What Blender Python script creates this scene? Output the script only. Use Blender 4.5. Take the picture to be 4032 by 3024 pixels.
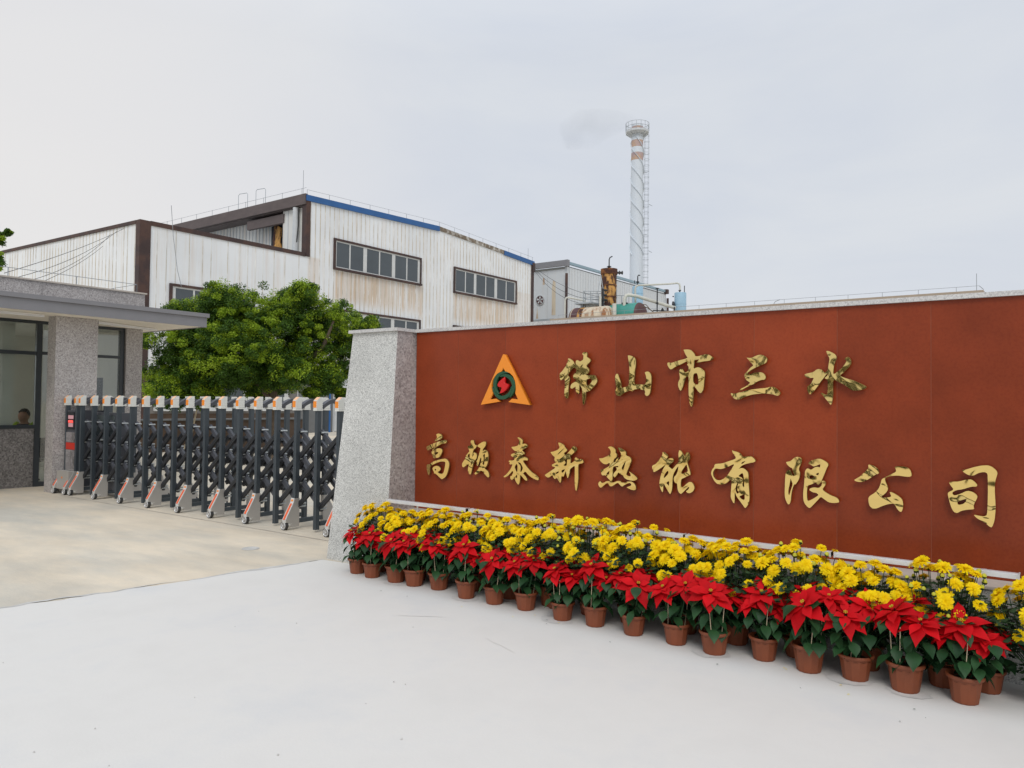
import bpy, bmesh, math, random
import numpy as np
from mathutils import Vector, Matrix, Euler
random.seed(7); rng = np.random.default_rng(7)
R = math.radians
S = bpy.context.scene
for o in list(bpy.data.objects): bpy.data.objects.remove(o)
COL = S.collection

# ---------------- camera ----------------
cd = bpy.data.cameras.new('camera'); cam = bpy.data.objects.new('camera', cd); COL.objects.link(cam)
AZ, PITCH, ROLL = R(126.4), math.atan(78/3000), 0.0123
fw = Vector((math.cos(AZ)*math.cos(PITCH), math.sin(AZ)*math.cos(PITCH), math.sin(PITCH)))
r0 = Vector((math.sin(AZ), -math.cos(AZ), 0)); u0 = r0.cross(fw)
right = r0*math.cos(ROLL) + u0*math.sin(ROLL); up = right.cross(fw)
M = Matrix((right, up, -fw)).transposed().to_4x4(); M.translation = (0, 0, 1.6)
cam.matrix_world = M
cd.sensor_width = 36; cd.lens = 36*3000/4032; cd.clip_start = .05; cd.clip_end = 2000
S.camera = cam
S.render.resolution_x, S.render.resolution_y = 1024, 768

# ---------------- world: overcast sky ----------------
SUN_EL, SUN_AZ = R(44), R(300)      # high behind the camera, hidden by cloud
w = bpy.data.worlds.new('World'); S.world = w; w.use_nodes = True
nt = w.node_tree; nt.nodes.clear()
def N(t, **k):
    n = nt.nodes.new(t)
    for a, b in k.items(): setattr(n, a, b)
    return n
out = N('ShaderNodeOutputWorld'); sky = N('ShaderNodeTexSky'); sky.sky_type = 'NISHITA'; sky.sun_disc = False
sky.sun_elevation = SUN_EL; sky.sun_rotation = R(90)-SUN_AZ; sky.air_density = 1.5; sky.dust_density = 4
bg1 = N('ShaderNodeBackground'); bg1.inputs[1].default_value = .05
nt.links.new(sky.outputs[0], bg1.inputs[0])
tc = N('ShaderNodeTexCoord'); sep = N('ShaderNodeSeparateXYZ'); nt.links.new(tc.outputs['Generated'], sep.inputs[0])
mp = N('ShaderNodeMapping'); mp.inputs['Scale'].default_value = (1, 1, 3.2); nt.links.new(tc.outputs['Generated'], mp.inputs[0])
no = N('ShaderNodeTexNoise'); no.inputs['Scale'].default_value = 2.2; no.inputs['Detail'].default_value = 7; no.inputs['Roughness'].default_value = .55; no.inputs['Distortion'].default_value = .4
nt.links.new(mp.outputs[0], no.inputs[0])
cr = N('ShaderNodeValToRGB'); cr.color_ramp.elements[0].position = .33; cr.color_ramp.elements[1].position = .68
cr.color_ramp.elements[0].color = (.66, .705, .79, 1); cr.color_ramp.elements[1].color = (.745, .775, .82, 1)
nt.links.new(no.outputs[0], cr.inputs[0])
# brighter and warmer low in the west (left of view), brighter overhead
dt = N('ShaderNodeVectorMath', operation='DOT_PRODUCT'); dt.inputs[1].default_value = (-.97, .22, .05)
nt.links.new(tc.outputs['Generated'], dt.inputs[0])
mr = N('ShaderNodeMapRange'); mr.inputs[1].default_value = .72; mr.inputs[2].default_value = 1.0; mr.interpolation_type = 'SMOOTHSTEP'
nt.links.new(dt.outputs['Value'], mr.inputs[0])
mx = N('ShaderNodeMixRGB'); mx.inputs[2].default_value = (.86, .84, .83, 1)
mf = N('ShaderNodeMath', operation='MULTIPLY'); mf.inputs[1].default_value = .85
nt.links.new(mr.outputs[0], mf.inputs[0]); nt.links.new(mf.outputs[0], mx.inputs[0]); nt.links.new(cr.outputs[0], mx.inputs[1])
mz = N('ShaderNodeMapRange'); mz.inputs[1].default_value = .42; mz.inputs[2].default_value = 1.0; mz.inputs[3].default_value = 1.0; mz.inputs[4].default_value = 1.5
nt.links.new(sep.outputs['Z'], mz.inputs[0])
bg2 = N('ShaderNodeBackground'); nt.links.new(mx.outputs[0], bg2.inputs[0]); nt.links.new(mz.outputs[0], bg2.inputs[1])
ms = N('ShaderNodeMixShader'); ms.inputs[0].default_value = .94
nt.links.new(bg1.outputs[0], ms.inputs[1]); nt.links.new(bg2.outputs[0], ms.inputs[2]); nt.links.new(ms.outputs[0], out.inputs[0])

sd = bpy.data.lights.new('sun', 'SUN'); sd.energy = 1.15; sd.angle = R(25); sd.color = (1, .965, .92)
sun = bpy.data.objects.new('sun', sd); COL.objects.link(sun)
sdir = Vector((math.cos(SUN_EL)*math.cos(SUN_AZ), math.cos(SUN_EL)*math.sin(SUN_AZ), math.sin(SUN_EL)))
sun.rotation_euler = sdir.to_track_quat('Z', 'Y').to_euler()
S.view_settings.view_transform = 'Standard'; S.view_settings.look = 'None'; S.view_settings.exposure = 0; S.view_settings.gamma = 1

# ---------------- materials ----------------
def mat(name, col, rough=.6, metal=0., var=0., vscale=5., bump=0., bscale=40., spec=.5, col2=None, c2scale=3., c2lo=.45, c2hi=.6, stretch=(1,1,1), island=0., emit=None, coat=0.):
    m = bpy.data.materials.new(name); m.use_nodes = True; t = m.node_tree; b = t.nodes['Principled BSDF']
    def n(ty, **k):
        q = t.nodes.new(ty)
        for a, v in k.items(): setattr(q, a, v)
        return q
    b.inputs['Roughness'].default_value = rough; b.inputs['Metallic'].default_value = metal
    b.inputs['Specular IOR Level'].default_value = spec; b.inputs['Coat Weight'].default_value = coat
    c4 = (*col, 1)
    tcn = n('ShaderNodeTexCoord'); mpn = n('ShaderNodeMapping'); mpn.inputs['Scale'].default_value = stretch
    t.links.new(tcn.outputs['Object'], mpn.inputs[0]); cur = None
    if col2 is not None:
        a = n('ShaderNodeTexNoise'); a.inputs['Scale'].default_value = c2scale; a.inputs['Detail'].default_value = 6; a.inputs['Roughness'].default_value = .62
        t.links.new(mpn.outputs[0], a.inputs[0])
        r = n('ShaderNodeMapRange'); r.inputs[1].default_value = c2lo; r.inputs[2].default_value = c2hi; t.links.new(a.outputs[0], r.inputs[0])
        x = n('ShaderNodeMixRGB'); x.inputs[1].default_value = c4; x.inputs[2].default_value = (*col2, 1); t.links.new(r.outputs[0], x.inputs[0]); cur = x.outputs[0]
    if var:
        a = n('ShaderNodeTexNoise'); a.inputs['Scale'].default_value = vscale; a.inputs['Detail'].default_value = 8; a.inputs['Roughness'].default_value = .6
        t.links.new(mpn.outputs[0], a.inputs[0])
        r = n('ShaderNodeMapRange'); r.inputs[1].default_value = .25; r.inputs[2].default_value = .75; r.inputs[3].default_value = 1-var; r.inputs[4].default_value = 1+var
        t.links.new(a.outputs[0], r.inputs[0])
        h = n('ShaderNodeHueSaturation'); h.inputs['Color'].default_value = c4
        if cur: t.links.new(cur, h.inputs['Color'])
        t.links.new(r.outputs[0], h.inputs['Value']); cur = h.outputs[0]
    if island:
        g = n('ShaderNodeNewGeometry'); r = n('ShaderNodeMapRange'); r.inputs[3].default_value = 1-island; r.inputs[4].default_value = 1+island
        t.links.new(g.outputs['Random Per Island'], r.inputs[0])
        h = n('ShaderNodeHueSaturation'); h.inputs['Color'].default_value = c4
        if cur: t.links.new(cur, h.inputs['Color'])
        t.links.new(r.outputs[0], h.inputs['Value']); cur = h.outputs[0]
    if cur: t.links.new(cur, b.inputs['Base Color'])
    else: b.inputs['Base Color'].default_value = c4
    if bump:
        a = n('ShaderNodeTexNoise'); a.inputs['Scale'].default_value = bscale; a.inputs['Detail'].default_value = 4
        t.links.new(mpn.outputs[0], a.inputs[0]); u = n('ShaderNodeBump'); u.inputs['Strength'].default_value = bump; u.inputs['Distance'].default_value = .02
        t.links.new(a.outputs[0], u.inputs['Height']); t.links.new(u.outputs[0], b.inputs['Normal'])
    if emit: b.inputs['Emission Color'].default_value = (*emit[:3], 1); b.inputs['Emission Strength'].default_value = emit[3]
    m['b'] = 1
    return m
def nodes_of(m): return m.node_tree, m.node_tree.nodes['Principled BSDF']

def granite(name, a, b_, c, scale=90., rough=.5, dark=(.05,.05,.05), tile=None):
    """three-grain speckled stone"""
    m = bpy.data.materials.new(name); m.use_nodes = True; t = m.node_tree; bs = t.nodes['Principled BSDF']; bs.inputs['Roughness'].default_value = rough
    tcn = t.nodes.new('ShaderNodeTexCoord')
    v = t.nodes.new('ShaderNodeTexVoronoi'); v.inputs['Scale'].default_value = scale; t.links.new(tcn.outputs['Object'], v.inputs['Vector'])
    r = t.nodes.new('ShaderNodeValToRGB'); r.color_ramp.interpolation = 'CONSTANT'; e = r.color_ramp.elements
    e[0].position = 0; e[0].color = (*dark, 1); e[1].position = .07; e[1].color = (*b_, 1)
    q = e.new(.38); q.color = (*a, 1); q = e.new(.78); q.color = (*c, 1)
    sp = t.nodes.new('ShaderNodeSeparateColor'); t.links.new(v.outputs['Color'], sp.inputs[0]); t.links.new(sp.outputs[0], r.inputs[0])
    n2 = t.nodes.new('ShaderNodeTexNoise'); n2.inputs['Scale'].default_value = 1.7; n2.inputs['Detail'].default_value = 6; t.links.new(tcn.outputs['Object'], n2.inputs[0])
    mr = t.nodes.new('ShaderNodeMapRange'); mr.inputs[1].default_value = .3; mr.inputs[2].default_value = .7; mr.inputs[3].default_value = .86; mr.inputs[4].default_value = 1.12; t.links.new(n2.outputs[0], mr.inputs[0])
    h = t.nodes.new('ShaderNodeHueSaturation'); t.links.new(r.outputs[0], h.inputs['Color']); t.links.new(mr.outputs[0], h.inputs['Value'])
    t.links.new(h.outputs[0], bs.inputs['Base Color'])
    return m

M_ = {}
M_['apron'] = mat('white_concrete', (.69,.675,.64), .85, var=.05, vscale=1.3, bump=.05, bscale=60, col2=(.60,.60,.59), c2scale=1.3, c2lo=.5, c2hi=.75)
M_['tan'] = mat('tan_concrete', (.70,.61,.475), .85, var=.15, vscale=1.8, bump=.15, bscale=50, col2=(.52,.49,.42), c2scale=.8, c2lo=.42, c2hi=.62, stretch=(.45,1,1))
M_['grout'] = mat('grey_mortar', (.54,.53,.50), .9, var=.22, vscale=6, bump=.3, bscale=50)
M_['gr_light'] = granite('grey_granite', (.57,.57,.54), (.42,.42,.40), (.68,.68,.65), 165, .55, (.24,.24,.23))
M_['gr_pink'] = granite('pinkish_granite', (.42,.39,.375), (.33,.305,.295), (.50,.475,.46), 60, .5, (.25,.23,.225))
M_['gr_dark'] = granite('dark_granite', (.21,.195,.185), (.15,.14,.133), (.27,.255,.245), 48, .4, (.10,.095,.09))
M_['cap'] = granite('cap_granite', (.56,.55,.53), (.47,.46,.45), (.62,.61,.59), 130, .5, (.38,.37,.36))
M_['red'] = mat('polished_red_granite', (.25,.044,.014), .26, var=.16, vscale=3.2, island=.15, col2=(.225,.037,.0125), c2scale=55, c2lo=.46, c2hi=.62, spec=.22)
M_['seam'] = mat('red_grout', (.27,.065,.028), .8, var=.2, vscale=8)
M_['ledge'] = mat('cream_ledge_stone', (.50,.45,.39), .7, var=.12, vscale=6, bump=.15)
M_['alu'] = mat('aluminium', (.72,.73,.74), .4, .35, var=.06, vscale=9)
M_['chrome'] = mat('chrome', (.75,.75,.76), .12, 1., bump=.6, bscale=9)
M_['anth'] = mat('anthracite_metal', (.062,.076,.088), .42, .25, var=.15, vscale=3)
M_['anth2'] = mat('anthracite_light', (.085,.09,.105), .45, .2, var=.1, vscale=4)
M_['black'] = mat('black_plastic', (.018,.02,.024), .45, var=.2, vscale=5)
M_['capw'] = mat('ivory_plastic', (.74,.74,.69), .45, var=.05, vscale=8)
M_['orange'] = mat('orange_plastic', (.88,.27,.025), .45)
M_['peach'] = mat('peach_plastic', (.85,.50,.29), .5)
M_['stripe'] = mat('orange_reflector', (.80,.13,.035), .4)
M_['brk'] = mat('silver_grey_paint', (.44,.42,.39), .45, .2, var=.06)
M_['brkw'] = mat('white_trim_plastic', (.66,.66,.64), .45)
M_['tyre'] = mat('tyre_rubber', (.045,.045,.045), .7)
M_['rod'] = mat('galvanised_rod', (.55,.58,.58), .4, .3)
M_['led'] = mat('red_led', (.2,.02,.02), .4, emit=(1,.09,.07,1.6))
M_['ledw'] = mat('pale_led_panel', (.35,.16,.18), .4, emit=(.8,.45,.48,.35))
M_['redp'] = mat('red_sticker', (.55,.03,.015), .5)
M_['fascia'] = mat('grey_fascia_metal', (.215,.213,.225), .5, .1, var=.05, vscale=3)
M_['soffit'] = mat('cream_soffit', (.86,.80,.70), .8, var=.05, vscale=2)
M_['wframe'] = mat('dark_window_frame', (.03,.037,.043), .4, var=.1)
M_['plaster'] = mat('cream_plaster', (.84,.82,.76), .85, var=.05, vscale=2)
M_['plaster2'] = mat('grey_interior_plaster', (.30,.295,.27), .85, var=.06, vscale=2)
M_['brown'] = mat('brown_flashing', (.05,.027,.024), .6, var=.25, vscale=1.5, col2=(.07,.034,.024), c2scale=1.5)
M_['brown2'] = mat('faded_brown_eave', (.11,.085,.08), .65, var=.22, vscale=1.5, stretch=(1,1,3))
M_['blue'] = mat('blue_ridge_flashing', (.02,.105,.30), .5, var=.12, vscale=2)
M_['rusty'] = mat('rusted_flashing', (.18,.14,.10), .8, var=.3, vscale=5, col2=(.48,.46,.42), c2scale=3)
M_['sash'] = mat('white_window_sash', (.60,.61,.60), .5, var=.06)
M_['pane'] = mat('dark_window_glass', (.055,.068,.075), .12, var=.2, vscale=.7, spec=.8)
M_['rwhite'] = mat('pale_metal_paint', (.55,.57,.58), .55, var=.08)
M_['rust'] = mat('heavy_rust', (.07,.025,.014), .85, var=.4, vscale=5, col2=(.30,.115,.03), c2scale=2.2, bump=.4, bscale=12)
M_['rusto'] = mat('rust_over_cream', (.50,.26,.07), .8, var=.35, vscale=4, col2=(.06,.022,.014), c2scale=1.9, c2lo=.46, c2hi=.52, stretch=(1.4,1.4,.7), bump=.3, bscale=10)
M_['rustc'] = mat('rust_streaked_cream', (.58,.50,.38), .75, var=.15, vscale=3, col2=(.30,.13,.05), c2scale=1.6, c2lo=.5, c2hi=.62, stretch=(2.4,2.4,.35))
M_['green'] = mat('green_tank_paint', (.035,.24,.19), .5, var=.18, vscale=2.4, col2=(.06,.30,.25), c2scale=1.5)
M_['maroon'] = mat('maroon_tank_end', (.085,.035,.035), .6, var=.3, vscale=3)
M_['lblue'] = mat('light_blue_tank_paint', (.33,.52,.66), .5, var=.1, vscale=2, stretch=(1,1,.4))
M_['pipe'] = mat('white_pipe_lagging', (.56,.56,.50), .6, var=.14, vscale=3)
M_['chim'] = mat('white_chimney_paint', (.60,.645,.69), .6, var=.04, vscale=.4, stretch=(1,1,.2))
M_['chimo'] = mat('faded_orange_band', (.50,.34,.23), .7, var=.15, vscale=.8, col2=(.40,.31,.32), c2scale=.9, c2lo=.42, c2hi=.6)
M_['steel'] = mat('weathered_steel', (.36,.39,.41), .6, .2, var=.1)
M_['orangep'] = mat('orange_emblem_paint', (.86,.27,.018), .45)
M_['emgreen'] = mat('dark_green_emblem_paint', (.012,.075,.03), .4)
M_['emred'] = mat('red_emblem_paint', (.62,.008,.008), .4)
M_['pot'] = mat('terracotta_plastic', (.215,.055,.019), .55, var=.12, vscale=9, bump=.1, bscale=30)
M_['scuff'] = mat('scuffed_concrete', (.65,.64,.61), .9)
M_['damp'] = mat('damp_concrete', (.625,.615,.59), .6, var=.15, vscale=12)
M_['jnt'] = mat('stone_joint', (.30,.29,.28), .9)
M_['crack'] = mat('dusty_crack', (.56,.49,.385), .9, var=.2, vscale=7)
M_['lowshade'] = mat('tree_shade_grey_render', (.17,.16,.15), .9, var=.15, vscale=2)  # grey wall tone with the tree's shade mixed into the colour
M_['steelblue'] = mat('pale_blue_grey_edge', (.26,.36,.42), .6, var=.1)
M_['soil'] = mat('dark_soil', (.02,.014,.01), .95, var=.3, vscale=60, bump=.5, bscale=90)
M_['stake'] = mat('bamboo_stake', (.55,.45,.30), .6)
M_['trunk'] = mat('tree_bark', (.12,.09,.065), .9, var=.3, vscale=12, bump=.5, bscale=30)
M_['skin'] = mat('skin', (.36,.19,.125), .55, var=.08, vscale=12)
M_['hair'] = mat('black_hair', (.012,.011,.011), .6)
M_['hivis'] = mat('hi_vis_fabric', (.42,.62,.05), .7)
M_['navy'] = mat('navy_uniform', (.02,.024,.034), .8)
M_['cable'] = mat('black_cable', (.03,.03,.03), .6)
M_['wire'] = mat('galvanised_wire', (.30,.32,.34), .5, .3)
M_['roofc'] = mat('beige_roof_coping', (.38,.31,.24), .8, var=.1, vscale=3)
M_['brick'] = mat('shade_darkened_ochre_brick', (.085,.055,.036), .85, var=.2, vscale=3)  # ochre brick, its colour lowered to carry the tree's shade
M_['tiles'] = mat('shade_darkened_grey_tiles', (.15,.155,.155), .6, var=.12, vscale=3)  # grey tiles, darkened in colour to match the shaded ground floor
M_['white'] = mat('white_enamel', (.7,.7,.7), .4)

def leafmat(name, col, col2, rough=.45, trans=.25, island=.3, sat=1.0, wax=0.):
    m = bpy.data.materials.new(name); m.use_nodes = True; t = m.node_tree; b = t.nodes['Principled BSDF']; o = t.nodes['Material Output']
    g = t.nodes.new('ShaderNodeNewGeometry'); r = t.nodes.new('ShaderNodeValToRGB'); e = r.color_ramp.elements
    e[0].color = (*col, 1); e[1].color = (*col2, 1)
    t.links.new(g.outputs['Random Per Island'], r.inputs[0])
    tcn = t.nodes.new('ShaderNodeTexCoord'); n2 = t.nodes.new('ShaderNodeTexNoise'); n2.inputs['Scale'].default_value = 14; t.links.new(tcn.outputs['Object'], n2.inputs[0])
    mr = t.nodes.new('ShaderNodeMapRange'); mr.inputs[1].default_value = .3; mr.inputs[2].default_value = .7; mr.inputs[3].default_value = 1-island; mr.inputs[4].default_value = 1+island; t.links.new(n2.outputs[0], mr.inputs[0])
    h = t.nodes.new('ShaderNodeHueSaturation'); t.links.new(r.outputs[0], h.inputs['Color']); t.links.new(mr.outputs[0], h.inputs['Value'])
    t.links.new(h.outputs[0], b.inputs['Base Color']); b.inputs['Roughness'].default_value = rough; b.inputs['Specular IOR Level'].default_value = .22
    tr = t.nodes.new('ShaderNodeBsdfTranslucent'); t.links.new(h.outputs[0], tr.inputs[0])
    mx = t.nodes.new('ShaderNodeMixShader'); mx.inputs[0].default_value = trans
    t.links.new(b.outputs[0], mx.inputs[1]); t.links.new(tr.outputs[0], mx.inputs[2]); t.links.new(mx.outputs[0], o.inputs[0])
    return m
M_['bract'] = leafmat('red_bract', (.50,.0016,.006), (.70,.003,.009), .7, .2, .14)
M_['pleaf'] = leafmat('dark_green_leaf', (.014,.05,.018), (.03,.088,.03), .45, .15, .2)
M_['cleaf'] = leafmat('grey_green_leaf', (.016,.042,.018), (.045,.09,.036), .55, .15, .2)
M_['petal'] = leafmat('yellow_petal', (.97,.70,.001), (1.0,.82,.006), .6, .35, .05)
M_['bud'] = leafmat('yellow_green_bud', (.70,.60,.02), (.60,.62,.08), .55, .2, .1)
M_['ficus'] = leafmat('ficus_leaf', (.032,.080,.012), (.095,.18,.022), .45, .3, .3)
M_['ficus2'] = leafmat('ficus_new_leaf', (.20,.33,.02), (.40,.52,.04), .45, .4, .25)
M_['hedge'] = leafmat('hedge_leaf', (.07,.085,.03), (.16,.17,.07), .5, .3, .3)
M_['palm'] = leafmat('palm_leaf', (.03,.09,.02), (.07,.17,.03), .4, .2, .2)

# gold: polished, gently wavy sheet
def gold():
    m = bpy.data.materials.new('polished_gold'); m.use_nodes = True; t = m.node_tree; b = t.nodes['Principled BSDF']
    b.inputs['Metallic'].default_value = 1; b.inputs['Roughness'].default_value = .07; b.inputs['Base Color'].default_value = (.88,.63,.22,1)
    tcn = t.nodes.new('ShaderNodeTexCoord'); n1 = t.nodes.new('ShaderNodeTexNoise'); n1.inputs['Scale'].default_value = 5; n1.inputs['Detail'].default_value = 1.5; n1.inputs['Distortion'].default_value = 1.0
    t.links.new(tcn.outputs['Object'], n1.inputs[0]); u = t.nodes.new('ShaderNodeBump'); u.inputs['Strength'].default_value = .55; u.inputs['Distance'].default_value = .022
    t.links.new(n1.outputs[0], u.inputs['Height']); t.links.new(u.outputs[0], b.inputs['Normal'])
    return m
M_['gold'] = gold()
M_['sideg'] = mat('gold_return', (.42,.30,.10), .35, .8)

def glass(name, tint=(.90,.93,.91), refl=.04):
    m = bpy.data.materials.new(name); m.use_nodes = True; t = m.node_tree; o = t.nodes['Material Output']; t.nodes.remove(t.nodes['Principled BSDF'])
    tr = t.nodes.new('ShaderNodeBsdfTransparent'); tr.inputs[0].default_value = (*tint, 1); g = t.nodes.new('ShaderNodeBsdfGlossy'); g.inputs['Roughness'].default_value = .03
    f = t.nodes.new('ShaderNodeFresnel'); f.inputs[0].default_value = 1.5; a = t.nodes.new('ShaderNodeMath'); a.operation = 'ADD'; a.inputs[1].default_value = refl; t.links.new(f.outputs[0], a.inputs[0])
    mx = t.nodes.new('ShaderNodeMixShader'); t.links.new(a.outputs[0], mx.inputs[0]); t.links.new(tr.outputs[0], mx.inputs[1]); t.links.new(g.outputs[0], mx.inputs[2]); t.links.new(mx.outputs[0], o.inputs[0])
    return m
M_['glass'] = glass('window_glass')

# corrugated sheet wall: pale paint with soft vertical rust runs, heavier in bands under the windows
def cladding(name, base, runs=.25, boxes=()):
    m = bpy.data.materials.new(name); m.use_nodes = True; t = m.node_tree; b = t.nodes['Principled BSDF']; b.inputs['Roughness'].default_value = .5
    L = t.links.new; nn = t.nodes.new
    tcn = nn('ShaderNodeTexCoord'); mp = nn('ShaderNodeMapping'); mp.inputs['Scale'].default_value = (3.4,3.4,.16); L(tcn.outputs['Object'], mp.inputs[0])
    a = nn('ShaderNodeTexNoise'); a.inputs['Scale'].default_value = 1.; a.inputs['Detail'].default_value = 9; a.inputs['Roughness'].default_value = .68; L(mp.outputs[0], a.inputs[0])
    r = nn('ShaderNodeMapRange'); r.inputs[1].default_value = .5; r.inputs[2].default_value = .74; r.inputs[4].default_value = runs; L(a.outputs[0], r.inputs[0])
    sp = nn('ShaderNodeSeparateXYZ'); L(tcn.outputs['Object'], sp.inputs[0]); fac = r.outputs[0]
    for (y0, y1, z0, z1, k) in boxes:
        def step(o, lo, hi):
            q = nn('ShaderNodeMapRange'); q.interpolation_type = 'SMOOTHSTEP'; q.inputs[1].default_value = lo; q.inputs[2].default_value = hi; L(o, q.inputs[0]); return q.outputs[0]
        def mul(p, q_):
            q = nn('ShaderNodeMath'); q.operation = 'MULTIPLY'; L(p, q.inputs[0])
            if isinstance(q_, float): q.inputs[1].default_value = q_
            else: L(q_, q.inputs[1])
            return q.outputs[0]
        e = mul(step(sp.outputs['Y'], y0-.1, y0+.15), step(sp.outputs['Y'], y1+.1, y1-.15)); e = mul(e, step(sp.outputs['Z'], z0, z0+.8)); e = mul(e, step(sp.outputs['Z'], z1+.03, z1-.1))
        r2 = nn('ShaderNodeMapRange'); r2.inputs[1].default_value = .3; r2.inputs[2].default_value = .66; L(a.outputs[0], r2.inputs[0])
        e = mul(mul(e, r2.outputs[0]), float(k)); q = nn('ShaderNodeMath'); q.operation = 'MAXIMUM'; L(fac, q.inputs[0]); L(e, q.inputs[1]); fac = q.outputs[0]
    x = nn('ShaderNodeMixRGB'); x.inputs[1].default_value = (*base, 1); x.inputs[2].default_value = (.56,.36,.17,1); L(fac, x.inputs[0])
    n3 = nn('ShaderNodeTexNoise'); n3.inputs['Scale'].default_value = .35; n3.inputs['Detail'].default_value = 5; L(tcn.outputs['Object'], n3.inputs[0])
    mr = nn('ShaderNodeMapRange'); mr.inputs[1].default_value = .3; mr.inputs[2].default_value = .7; mr.inputs[3].default_value = .93; mr.inputs[4].default_value = 1.05; L(n3.outputs[0], mr.inputs[0])
    h = nn('ShaderNodeHueSaturation'); L(x.outputs[0], h.inputs['Color']); L(mr.outputs[0], h.inputs['Value']); L(h.outputs[0], b.inputs['Base Color'])
    return m
M_['clad'] = cladding('white_cladding', (.80,.825,.84), .30, [(26.6,33.1,6.5,8.55,.85),(36.2,42.7,6.4,8.5,.8),(33.0,33.4,6.2,8.6,1.),(24.85,25.6,6.5,9.0,.6),(38,44.6,6.5,9.5,.45)])
M_['clad2'] = cladding('grey_cladding', (.60,.63,.65), .14)
M_['clad3'] = cladding('side_cladding', (.66,.66,.63), .5)
M_['rib'] = mat('rust_stained_seam', (.56,.50,.40), .7, var=.25, vscale=1.2, col2=(.76,.76,.74), c2scale=.8)
M_['rib2'] = mat('grey_seam', (.50,.52,.53), .7)

# ---------------- mesh helpers ----------------
class MB:
    def __init__(s): s.v = []; s.f = []; s.m = []; s.mi = 0
    def add(s, vs, fs, mi=None):
        k = len(s.v); s.v += [tuple(p) for p in vs]; s.f += [tuple(i+k for i in f) for f in fs]; s.m += [s.mi if mi is None else mi]*len(fs); return s
    def box(s, x0, x1, y0, y1, z0, z1, mi=None):
        return s.add([(x0,y0,z0),(x1,y0,z0),(x1,y1,z0),(x0,y1,z0),(x0,y0,z1),(x1,y0,z1),(x1,y1,z1),(x0,y1,z1)], [(3,2,1,0),(4,5,6,7),(0,1,5,4),(1,2,6,5),(2,3,7,6),(3,0,4,7)], mi)
    def hexa(s, b, t, mi=None):   # bottom quad, top quad
        return s.add(list(b)+list(t), [(3,2,1,0),(4,5,6,7),(0,1,5,4),(1,2,6,5),(2,3,7,6),(3,0,4,7)], mi)
    def bar(s, p0, p1, wx, wz, mi=None, upv=(0,0,1)):
        p0, p1 = Vector(p0), Vector(p1); d = (p1-p0).normalized(); u = Vector(upv)
        if abs(d.dot(u)) > .98: u = Vector((0,1,0))
        a = d.cross(u).normalized()*wx/2; b = a.cross(d).normalized()*wz/2
        q = lambda p: [p-a-b, p+a-b, p+a+b, p-a+b]
        return s.hexa(q(p0), q(p1), mi)
    def cyl(s, p0, p1, r0_, r1_=None, n=12, mi=None, caps=True):
        r1_ = r0_ if r1_ is None else r1_; p0, p1 = Vector(p0), Vector(p1); d = (p1-p0).normalized(); u = Vector((0,0,1)) if abs(d.z) < .9 else Vector((1,0,0))
        a = d.cross(u).normalized(); b = d.cross(a); vs = []
        for p, r in ((p0, r0_), (p1, r1_)): vs += [p+(a*math.cos(2*PI*i/n)+b*math.sin(2*PI*i/n))*r for i in range(n)]
        fs = [(i, (i+1)%n, n+(i+1)%n, n+i) for i in range(n)]
        if caps: fs += [tuple(range(n))[::-1], tuple(range(n, 2*n))]
        return s.add(vs, fs, mi)
    def tube(s, pts, r, n=8, mi=None):
        pts = [Vector(p) for p in pts]; rs = r if isinstance(r, (list, tuple)) else [r]*len(pts); vs = []; a = None
        for i, p in enumerate(pts):
            d = (pts[min(i+1, len(pts)-1)]-pts[max(i-1, 0)]).normalized()
            if a is None: u = Vector((0,0,1)) if abs(d.z) < .9 else Vector((1,0,0)); a = d.cross(u).normalized()
            a = (a-d*a.dot(d)).normalized(); b = d.cross(a)
            vs += [p+(a*math.cos(2*PI*k/n)+b*math.sin(2*PI*k/n))*rs[i] for k in range(n)]
        fs = [(i*n+k, i*n+(k+1)%n, (i+1)*n+(k+1)%n, (i+1)*n+k) for i in range(len(pts)-1) for k in range(n)]
        fs += [tuple(range(n))[::-1], tuple(range((len(pts)-1)*n, len(pts)*n))]
        return s.add(vs, fs, mi)
    def lathe(s, prof, c=(0,0,0), n=24, mi=None, axis='z'):
        vs = []; c = Vector(c)
        for r, z in prof:
            for k in range(n):
                a = 2*PI*k/n; p = (r*math.cos(a), r*math.sin(a), z)
                if axis == 'y': p = (p[0], p[2], p[1])
                if axis == 'x': p = (p[2], p[0], p[1])
                vs.append(c+Vector(p))
        fs = [(i*n+k, i*n+(k+1)%n, (i+1)*n+(k+1)%n, (i+1)*n+k) for i in range(len(prof)-1) for k in range(n)]
        return s.add(vs, fs, mi)
    def prism(s, poly, a0, a1, plane='xz', mi=None):   # poly in plane, extruded along the third axis
        def P(u, v, w_): return {'xz': (u, w_, v), 'yz': (w_, u, v), 'xy': (u, v, w_)}[plane]
        n = len(poly); vs = [P(u, v, a0) for u, v in poly]+[P(u, v, a1) for u, v in poly]
        return s.add(vs, [tuple(range(n)), tuple(range(n, 2*n))[::-1]]+[(i, i+n, (i+1)%n+n, (i+1)%n) for i in range(n)], mi)
    def mesh(s, name, mats, smooth=False):
        me = bpy.data.meshes.new(name); me.from_pydata(s.v, [], s.f)
        for q in mats: me.materials.append(M_[q])
        me.polygons.foreach_set('material_index', s.m)
        bm = bmesh.new(); bm.from_mesh(me); bmesh.ops.recalc_face_normals(bm, faces=bm.faces); bm.to_mesh(me); bm.free()
        if smooth:
            me.polygons.foreach_set('use_smooth', [True]*len(me.polygons))
            try: me.set_sharp_from_angle(angle=R(38))
            except Exception: pass
        me.update(); return me
PI = math.pi
def wloc(o):
    v = Vector((0,0,0))
    while o is not None: v += o.location; o = o.parent
    return v
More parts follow.
